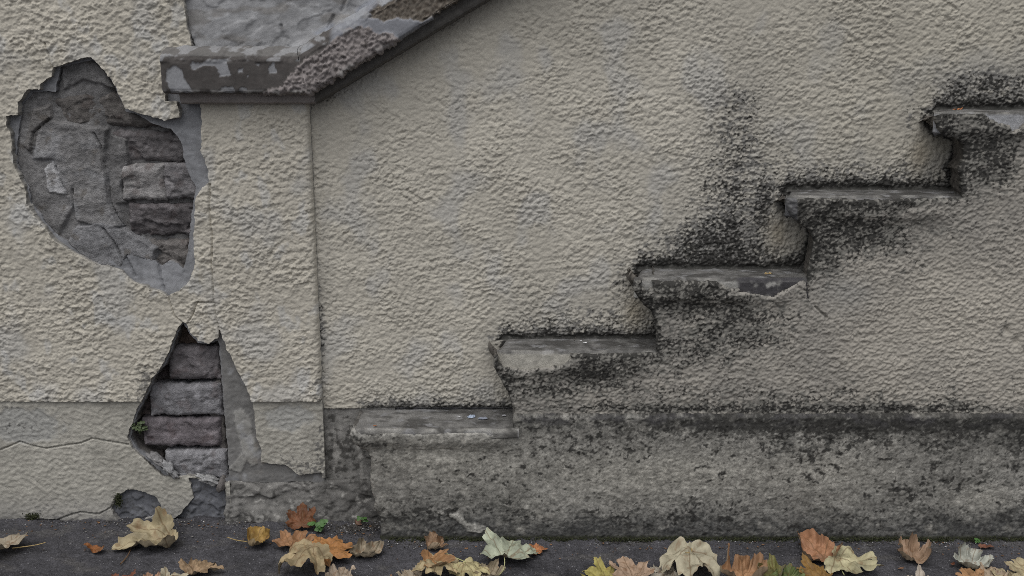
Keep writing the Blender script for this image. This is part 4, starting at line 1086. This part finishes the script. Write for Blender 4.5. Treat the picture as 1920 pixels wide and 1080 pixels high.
TAN = (0.40, 0.32, 0.19); BEI = (0.47, 0.41, 0.28); ORA = (0.42, 0.19, 0.065); BRN = (0.30, 0.15, 0.065); PGR = (0.45, 0.47, 0.34); YEL = (0.50, 0.42, 0.20); PNK = (0.42, 0.28, 0.18); GRY = (0.36, 0.32, 0.25)
leaf('tan maple leaf cut by the left edge, stalk curving right', 0, 1024, 100, 150, (0.38, 0.32, 0.23), 0.25, b1=(60, 0.9), stem_dir=0.9, stem_len=0.75, smat=M_STEM)
leaf('small rusty brown leaf scrap alone near the left edge', 176, 1024, 48, 170, (0.30, 0.105, 0.02), 0.3, b1=(0, 1.2, 0.42), stem=0, frag='oval', tilt=(0, 20))
leaf('large tan leaf with long pointed lobes below the left wall', 278, 1012, 118, 205, (0.46, 0.38, 0.22), 0.2, b1=(80, 0.8), edge=0.12, tilt=(0, 22), stem=0)
leaf('brownish tan leaf near the bottom edge under the brick niche', 378, 1064, 72, 60, (0.40, 0.27, 0.15), 0.3, b1=(90, 0.6), tilt=(0, 18), stem_dir=-0.9, stem_len=0.6, smat=M_STEMD)
leaf('reddish brown leaf tip at the bottom edge, leftmost of three', 228, 1081, 50, 80, (0.22, 0.07, 0.035), 0.3, stem=0, tilt=(0, 14))
leaf('pinkish brown leaf tip at the bottom edge, middle of three', 280, 1081, 50, 110, (0.40, 0.22, 0.13), 0.3, stem=0, tilt=(0, 18))
leaf('pale flat leaf tip at the bottom edge, rightmost of three', 322, 1083, 64, 70, BEI, 0.2, stem=0, tilt=(0, 8))
leaf('small folded yellow and brown leaf with long thin stalk', 484, 1012, 64, 20, (0.40, 0.24, 0.045), 0.5, b1=(10, 1.2), edge=0.25, tilt=(0, 30), stem_dir=-0.7, stem_len=0.9)
leaf('dark russet leaf leaning upright against the concrete footing', 566, 968, 62, 95, (0.20, 0.075, 0.028), 0.2, b1=(90, 0.7), tilt=(0, 52), depth_y=-0.042, stem=0, push=False)
leaf('brown orange leaf in front of the upright russet leaf', 553, 1012, 84, 75, (0.40, 0.20, 0.085), 0.2, b1=(0, 0.5), tilt=(0, 34), stem=0)
leaf('bright orange leaf lying beside the small green clover', 626, 1034, 98, 20, (0.50, 0.22, 0.055), 0.15, b1=(30, -0.5), tilt=(0, 22), stem=0)
leaf('greyish curled leaf right of the bright orange leaf', 688, 1031, 54, 60, (0.34, 0.28, 0.19), 0.5, b1=(60, 1.1), edge=0.25, tilt=(0, 26), stem=0)
leaf('tan drooping leaf with dark curved stalk in the left pile', 572, 1062, 100, 250, (0.44, 0.34, 0.18), -0.15, b1=(90, -0.9), tilt=(0, 24), lift=0.004, stem_dir=2.6, stem_len=0.5, smat=M_STEMD)
leaf('pointed pinkish tan leaf tip at the bottom of the left pile', 640, 1076, 54, 85, (0.42, 0.33, 0.24), 0.3, b1=(90, 1.0), tilt=(0, 24), stem=0)
leaf('small curled brown leaf touching the plinth foot', 817, 1020, 56, 30, (0.33, 0.20, 0.11), 0.6, b1=(20, 1.5), edge=0.3, tilt=(0, 28), stem=0)
leaf('pale square looking leaf end, leftmost of the middle pile', 768, 1074, 50, 115, (0.47, 0.39, 0.28), 0.2, b1=(90, 0.5), tilt=(0, 24), stem=0)
leaf('tan leaf arched like a dome in the middle pile', 818, 1072, 92, 265, (0.48, 0.38, 0.20), -0.2, b1=(90, -1.0), tilt=(0, 28), lift=0.003, stem=0)
leaf('crinkled orange brown leaf on top of the middle pile', 822, 1050, 50, 10, (0.40, 0.20, 0.07), 0.4, b1=(0, -1.1), edge=0.3, tilt=(0, 20), lift=0.022, stem=0)
leaf('yellowish leaf with straight stalk at the right of the middle pile', 880, 1076, 70, 300, (0.52, 0.45, 0.22), -0.2, b1=(90, -0.8), tilt=(0, 18), stem_dir=0.3, stem_len=0.7, smat=M_STEMG)
leaf('crumpled greyish leaf, rightmost of the middle pile', 917, 1074, 56, 70, (0.40, 0.33, 0.22), 0.4, b1=(50, 1.2), edge=0.3, tilt=(0, 24), stem=0)
leaf('pale green maple leaf with stalk pointing at the viewer', 955, 1034, 112, 78, (0.46, 0.50, 0.36), 0.12, b1=(90, -0.45), tilt=(0, 8), lift=0.006, stem_len=0.75, smat=M_STEMG)
leaf('small bright orange leaf scrap beside the pale green leaf', 1010, 1026, 38, 15, (0.50, 0.19, 0.06), 0.3, b1=(0, 0.8), tilt=(0, 26), stem=0)
leaf('mottled yellow green leaf at the bottom left of the pinkish leaf', 1120, 1076, 72, 150, (0.42, 0.36, 0.08), 0.2, tilt=(0, 14), stem=0)
leaf('pinkish tan leaf overlapping a mottled yellow one', 1184, 1066, 84, 100, (0.47, 0.32, 0.21), 0.25, b1=(90, 0.7), tilt=(0, 26), lift=0.004, stem=0)
leaf('large pale beige leaf with drooping lobes at the bottom centre', 1294, 1070, 112, 262, (0.50, 0.45, 0.31), -0.25, b1=(90, -0.9), edge=0.1, tilt=(0, 26), lift=0.004, stem_dir=3.0, stem_len=0.2)
leaf('pale leaf edge tucked under the large beige leaf', 1243, 1077, 66, 200, (0.46, 0.41, 0.32), 0.2, tilt=(0, 10), stem=0)
leaf('orange brown leaf framed by curled pale edges', 1392, 1072, 86, 80, (0.45, 0.24, 0.11), 0.4, b1=(90, 0.8), edge=0.4, tilt=(0, 22), stem_dir=2.9, stem_len=0.4, smat=M_STEMG)
leaf('olive green and yellow leaf beside the curled orange one', 1446, 1070, 72, 130, (0.20, 0.19, 0.05), 0.4, b1=(40, 1.2), edge=0.2, tilt=(0, 24), stem=0)
leaf('green leaf with pale rim at the bottom edge', 1476, 1077, 60, 60, (0.13, 0.17, 0.045), 0.3, edge=0.2, tilt=(0, 14), stem=0)
leaf('rust coloured leaf with rolled pale edges against the plinth', 1530, 1024, 92, 105, (0.42, 0.20, 0.095), 0.25, b1=(90, 0.5), edge=0.3, tilt=(0, 32), lift=0.003, stem=0)
leaf('large pale yellow leaf right of the rust coloured leaf', 1596, 1056, 118, 325, (0.52, 0.47, 0.27), 0.1, b1=(60, -0.7), tilt=(0, 16), stem_dir=2.2, stem_len=0.6, smat=M_STEMG)
leaf('dark golden brown leaf below the rust coloured leaf', 1528, 1072, 66, 120, (0.32, 0.17, 0.03), 0.3, b1=(90, -0.9), tilt=(0, 26), lift=0.002, stem_dir=0.4, stem_len=0.4, smat=M_STEMD)
leaf('small crumpled brown leaf with dark hollow on bare asphalt', 1712, 1038, 62, 70, (0.36, 0.23, 0.14), 0.3, b1=(70, 0.8), edge=0.3, tilt=(0, 22), stem=0)
leaf('pale leaf tip at the bottom edge below the crumpled brown leaf', 1728, 1081, 52, 85, (0.50, 0.43, 0.35), 0.2, tilt=(0, 18), stem=0)
leaf('greyish white leaf with folded lobes near the right edge', 1822, 1050, 68, 60, (0.47, 0.48, 0.41), 0.4, b1=(60, 1.0), edge=0.2, tilt=(0, 30), stem_dir=0.6, stem_len=0.5)
leaf('orange brown leaf below the greyish white leaf', 1820, 1079, 62, 95, (0.42, 0.22, 0.09), 0.2, tilt=(0, 18), stem=0)
leaf('tan leaf between the orange brown and the last pale one', 1866, 1076, 56, 70, (0.45, 0.34, 0.23), 0.2, b1=(90, 0.8), tilt=(0, 24), stem=0)
leaf('tan pointed leaf in the lower right corner', 1884, 1074, 50, 100, (0.46, 0.38, 0.22), 0.2, b1=(90, 0.6), tilt=(0, 30), stem=0)
leaf('yellowish leaf cut by the right edge', 1920, 1068, 70, 160, (0.47, 0.39, 0.22), 0.25, b1=(60, -0.6), tilt=(0, 26), lift=0.003, stem=0)
leaf('tiny reddish scrap left of the greyish white leaf', 1786, 1050, 14, 20, (0.25, 0.08, 0.035), 0.5, b1=(0, 1.5, 0.42), stem=0, frag='oval')
leaf('tiny brown scrap below the crumpled brown leaf', 1690, 1058, 12, 0, (0.22, 0.11, 0.055), 0.3, stem=0, frag='oval')
leaf('small brown leaf wedged in the corner beside the first step', 672, 974, 26, 10, (0.22, 0.13, 0.09), 0.4, b1=(0, 1.5), stem=0, tilt=(0, 20), push=False)
leaf('narrow reddish leaf strip at the plinth foot far right', 1850, 1018, 34, 0, (0.24, 0.09, 0.05), 0.1, stem=0, frag='oval', tilt=(0, 4))
leaf('tiny orange scrap on the lowest tread', 703, 790, 11, 60, (0.45, 0.15, 0.04), 0.4, stem=0, frag='oval', zbase=zt[0], push=False, group='leaf scraps on the treads')
leaf('tiny orange scrap on the highest tread', 1797, 197, 20, 0, (0.50, 0.17, 0.04), 0.3, stem=0, frag='oval', zbase=zt[4], push=False, group='leaf scraps on the treads')
leaf('thin yellow scrap on the third tread', 1442, 506, 18, 10, (0.50, 0.36, 0.14), 0.2, stem=0, frag='oval', zbase=zt[2], push=False, group='leaf scraps on the treads')

# ================================================================== SMALL THINGS
def chip(label, u, v, k, sx, col, seed, name='mortar_chip'):
    x, y = G(u, v, zt[k]); z = zt[k] + 0.0015
    r = random.Random(seed)
    n = 9; ang = [i / n * 6.283 for i in range(n)]; rad = [sx * r.uniform(0.6, 1.1) for _ in range(n)]
    V = [(math.cos(a) * q, math.sin(a) * q * 0.6, 0.0) for a, q in zip(ang, rad)] + [(math.cos(a) * q * 0.7, math.sin(a) * q * 0.45, sx * r.uniform(0.15, 0.4)) for a, q in zip(ang, rad)] + [(0, 0, sx * 0.3)]
    Fq = [(i, (i + 1) % n, n + (i + 1) % n, n + i) for i in range(n)] + [(n + i, n + (i + 1) % n, 2 * n, 2 * n) for i in range(n)]
    me = bpy.data.meshes.new(name); me.from_pydata(V, [], [f if f[2] != f[3] else f[:3] for f in Fq]); me.update()
    a = me.attributes.new('col', 'FLOAT_COLOR', 'POINT'); a.data.foreach_set('color', np.tile(np.array((*col, 1), dtype=f32), len(V)))
    me.materials.append(M_GRIT)
    o = bpy.data.objects.new(name, me); o.location = (x, y, z); COL.objects.link(o)
    tag(o, label, 'chip', 'mortar chips on the treads')
chip('bluish paint flake lying on the lowest tread', 884, 783, 0, 0.011, (0.36, 0.42, 0.52), 1, 'paint_flake')
chip('grey flat flake right of the bluish one on the lowest tread', 905, 786, 0, 0.010, (0.26, 0.28, 0.33), 2, 'paint_flake')
chip('small pale chip left of the bluish flake on the lowest tread', 861, 783, 0, 0.004, (0.5, 0.5, 0.5), 3)
chip('pale chip at the riser end of the lowest tread', 945, 780, 0, 0.006, (0.36, 0.36, 0.38), 4)
chip('larger white chip on the second tread', 1097, 644, 1, 0.0045, (0.6, 0.6, 0.6), 5)
chip('smaller white chip on the second tread', 1089, 640, 1, 0.0025, (0.6, 0.6, 0.6), 6)

def leaflet(cx, cy, cz, r, nrm, rot, seg=8):
    n = Vector(nrm).normalized(); a = n.orthogonal().normalized(); b = n.cross(a)
    c0 = Vector((cx, cy, cz)); V = [c0 + n * r * 0.12]
    for i in range(seg):
        t = i / seg * 6.283 + rot; q = r * (1.0 - 0.22 * (math.cos(t - rot) > 0.93))
        V.append(c0 + a * math.cos(t) * q + b * math.sin(t) * q)
    return V, [(0, 1 + i, 1 + (i + 1) % seg) for i in range(seg)]
def weed(name, label, x, y, z, n, spread, h, r, mt, seed, cat='plant'):
    rd = random.Random(seed)
    t = thing(name, (x, y, z), label, cat, 'weeds at the wall foot')
    for i in range(n):
        a = rd.uniform(0, 6.283); d = spread * math.sqrt(rd.random()); hh = h * rd.uniform(0.4, 1.0)
        p = np.array((x + math.cos(a) * d, y - abs(math.sin(a)) * d * 0.8, z + hh))
        s = np.linspace(0, 1, 5)[:, None]; b0 = np.array((x, y, z))
        tube('stem', b0 + (p - b0) * s + np.array((0, 0, 1)) * (0.15 * h * np.sin(s * 3.14)), 0.0005, 0.0004, mt, t, 4)
        V = []; Fq = []
        for k in range(3):
            ta = a + k * 2.094
            v, f = leaflet(p[0] + math.cos(ta) * r * 0.9, p[1] + math.sin(ta) * r * 0.6, p[2] + rd.uniform(-.001, .001), r, (rd.uniform(-.4, .4), rd.uniform(-0.9, -.2), 1), ta)
            Fq += [tuple(q + len(V) for q in ff) for ff in f]; V += v
        finish('leaf', np.array([tuple(q) for q in V]), np.array(Fq), mt, t)
    return t
gx_, gy_ = G(598, 998)
weed('clover', 'small bright green clover growing beside the orange leaves', gx_, max(gy_, -0.060), 0.0, 9, 0.014, 0.026, 0.0052, M_GREEN, 1)
gx_, gy_ = G(684, 972)
weed('clover', 'tiny green sprout in the corner by the first step', gx_, -0.03, 0.008, 4, 0.008, 0.014, 0.0035, M_GREEN, 2)
gx_, gy_ = G(1826, 1014)
weed('clover', 'tiny green sprout at the plinth foot on the far right', gx_, -0.104, 0.0, 4, 0.008, 0.009, 0.003, M_GREEN, 3)
nx_, nz_ = P(262, 815, 0.012)
weed('wall_fern', 'small olive fern tuft growing in the brick niche', nx_, 0.014, nz_, 16, 0.015, 0.030, 0.0035, M_GREEND, 4)

# twig on the asphalt
a = np.array((*G(226, 1060), 0.003)); b = np.array((*G(256, 1018), 0.004))
s = np.linspace(0, 1, 8)[:, None]
tw = tube('twig', a + (b - a) * s + np.array((0.003, 0, 0)) * np.sin(s * 5), 0.0014, 0.0007, M_STEMD, None, 5)
tag(tw, 'thin dark twig on the asphalt below the large tan leaf', 'twig')

def scatter(name, pts, rads, cols, mt, parent=None, flat=0.7):
    base = np.array([(1, 0, 0), (-1, 0, 0), (0, 1, 0), (0, -1, 0), (0, 0, 1), (0, 0, -1)], dtype=float)
    fc = np.array([(0, 2, 4), (2, 1, 4), (1, 3, 4), (3, 0, 4), (2, 0, 5), (1, 2, 5), (3, 1, 5), (0, 3, 5)])
    n = len(pts)
    V = base[None] * rads[:, None, None] * RNG.uniform(0.6, 1.3, (n, 6, 1)) * np.array((1, 1, flat)) + pts[:, None]
    Fq = fc[None] + (np.arange(n) * 6)[:, None, None]
    C = np.repeat(cols[:, None], 6, 1)
    return finish(name, V.reshape(-1, 3), Fq.reshape(-1, 3), mt, parent, C.reshape(-1, 3), smooth=False)
# grit and soil gathered in the corner and along the wall foot
n = 2600
px_ = np.concatenate([RNG.normal(P(668, 980)[0], 0.035, n // 2), RNG.uniform(-1.1, 1.1, n - n // 2)])
wy = np.where(px_ > -0.262, -0.098, np.where(px_ < -0.56, -0.004, -0.012))
py_ = wy - np.abs(RNG.normal(0, 1, n)) * np.where(np.arange(n) < n // 2, 0.028, 0.012)
rr_ = RNG.uniform(0.0007, 0.0022, n)
cc_ = np.where(RNG.random(n)[:, None] < 0.10, np.array((0.36, 0.36, 0.36)), np.array((0.06, 0.055, 0.05))) * RNG.uniform(0.6, 1.4, (n, 1))
g_ = scatter('grit', np.stack([px_, py_, rr_ * 0.5], 1), rr_, cc_, M_GRIT)
g_['kind'] = 'stuff'; g_['label'] = 'dark grit and soil gathered along the wall foot'; g_['category'] = 'grit'
n = 260
px_ = np.concatenate([RNG.normal(P(330, 980)[0], 0.10, n // 2), RNG.uniform(-1.05, 1.05, n - n // 2)])
wy = np.where(px_ > -0.262, -0.10, np.where(px_ < -0.56, -0.006, -0.03)); py_ = wy - np.abs(RNG.normal(0, 0.035, n))
rr_ = RNG.uniform(0.0006, 0.0024, n) * RNG.uniform(0.6, 1.0, n)
g_ = scatter('plaster_crumbs', np.stack([px_, py_, rr_ * 0.4 + 0.0008], 1), rr_, np.array((0.27, 0.26, 0.24)) * RNG.uniform(0.5, 1.3, (n, 1)), M_GRIT)
g_['kind'] = 'stuff'; g_['label'] = 'pale plaster crumbs strewn on the asphalt'; g_['category'] = 'crumbs'
n = 220
px_ = RNG.uniform(-1.05, 1.05, n); wy = np.where(px_ > -0.262, -0.10, np.where(px_ < -0.56, -0.006, -0.03)); py_ = wy - np.abs(RNG.normal(0, 0.05, n))
rr_ = RNG.uniform(0.001, 0.0032, n)
g_ = scatter('leaf_crumbs', np.stack([px_, py_, np.full(n, 0.0016)], 1), rr_, np.array((0.17, 0.095, 0.05)) * RNG.uniform(0.4, 1.5, (n, 1)), M_GRIT, flat=0.25)
g_['kind'] = 'stuff'; g_['label'] = 'small brown crumbs of dry leaves on the asphalt'; g_['category'] = 'leaf litter'
# moss: dark line at the plinth foot and two pads on the left wall
n = 5200
px_ = RNG.uniform(-0.25, 1.12, n); py_ = np.full(n, -0.093) - np.abs(RNG.normal(0, 0.004, n)); pz_ = np.abs(RNG.normal(0, 0.0035, n))
q_ = []
for (u, v, su, sv, m_) in ((62, 969, 15, 7, 420), (222, 938, 7, 14, 360)):
    x, z = P(u, v, 0.0)
    q_.append(np.stack([RNG.normal(x, su / 1900, m_), RNG.uniform(-0.004, 0.003, m_), RNG.normal(z, sv / 1900, m_)], 1))
pts_ = np.concatenate([np.stack([px_, py_, pz_], 1)] + q_)
cc_ = np.array((0.030, 0.034, 0.016)) * RNG.uniform(0.5, 1.6, (len(pts_), 1))
g_ = scatter('moss', pts_, RNG.uniform(0.0007, 0.0020, len(pts_)), cc_, M_MOSS, flat=1.0)
g_['kind'] = 'stuff'; g_['label'] = 'dark moss along the foot of the wall'; g_['category'] = 'moss'
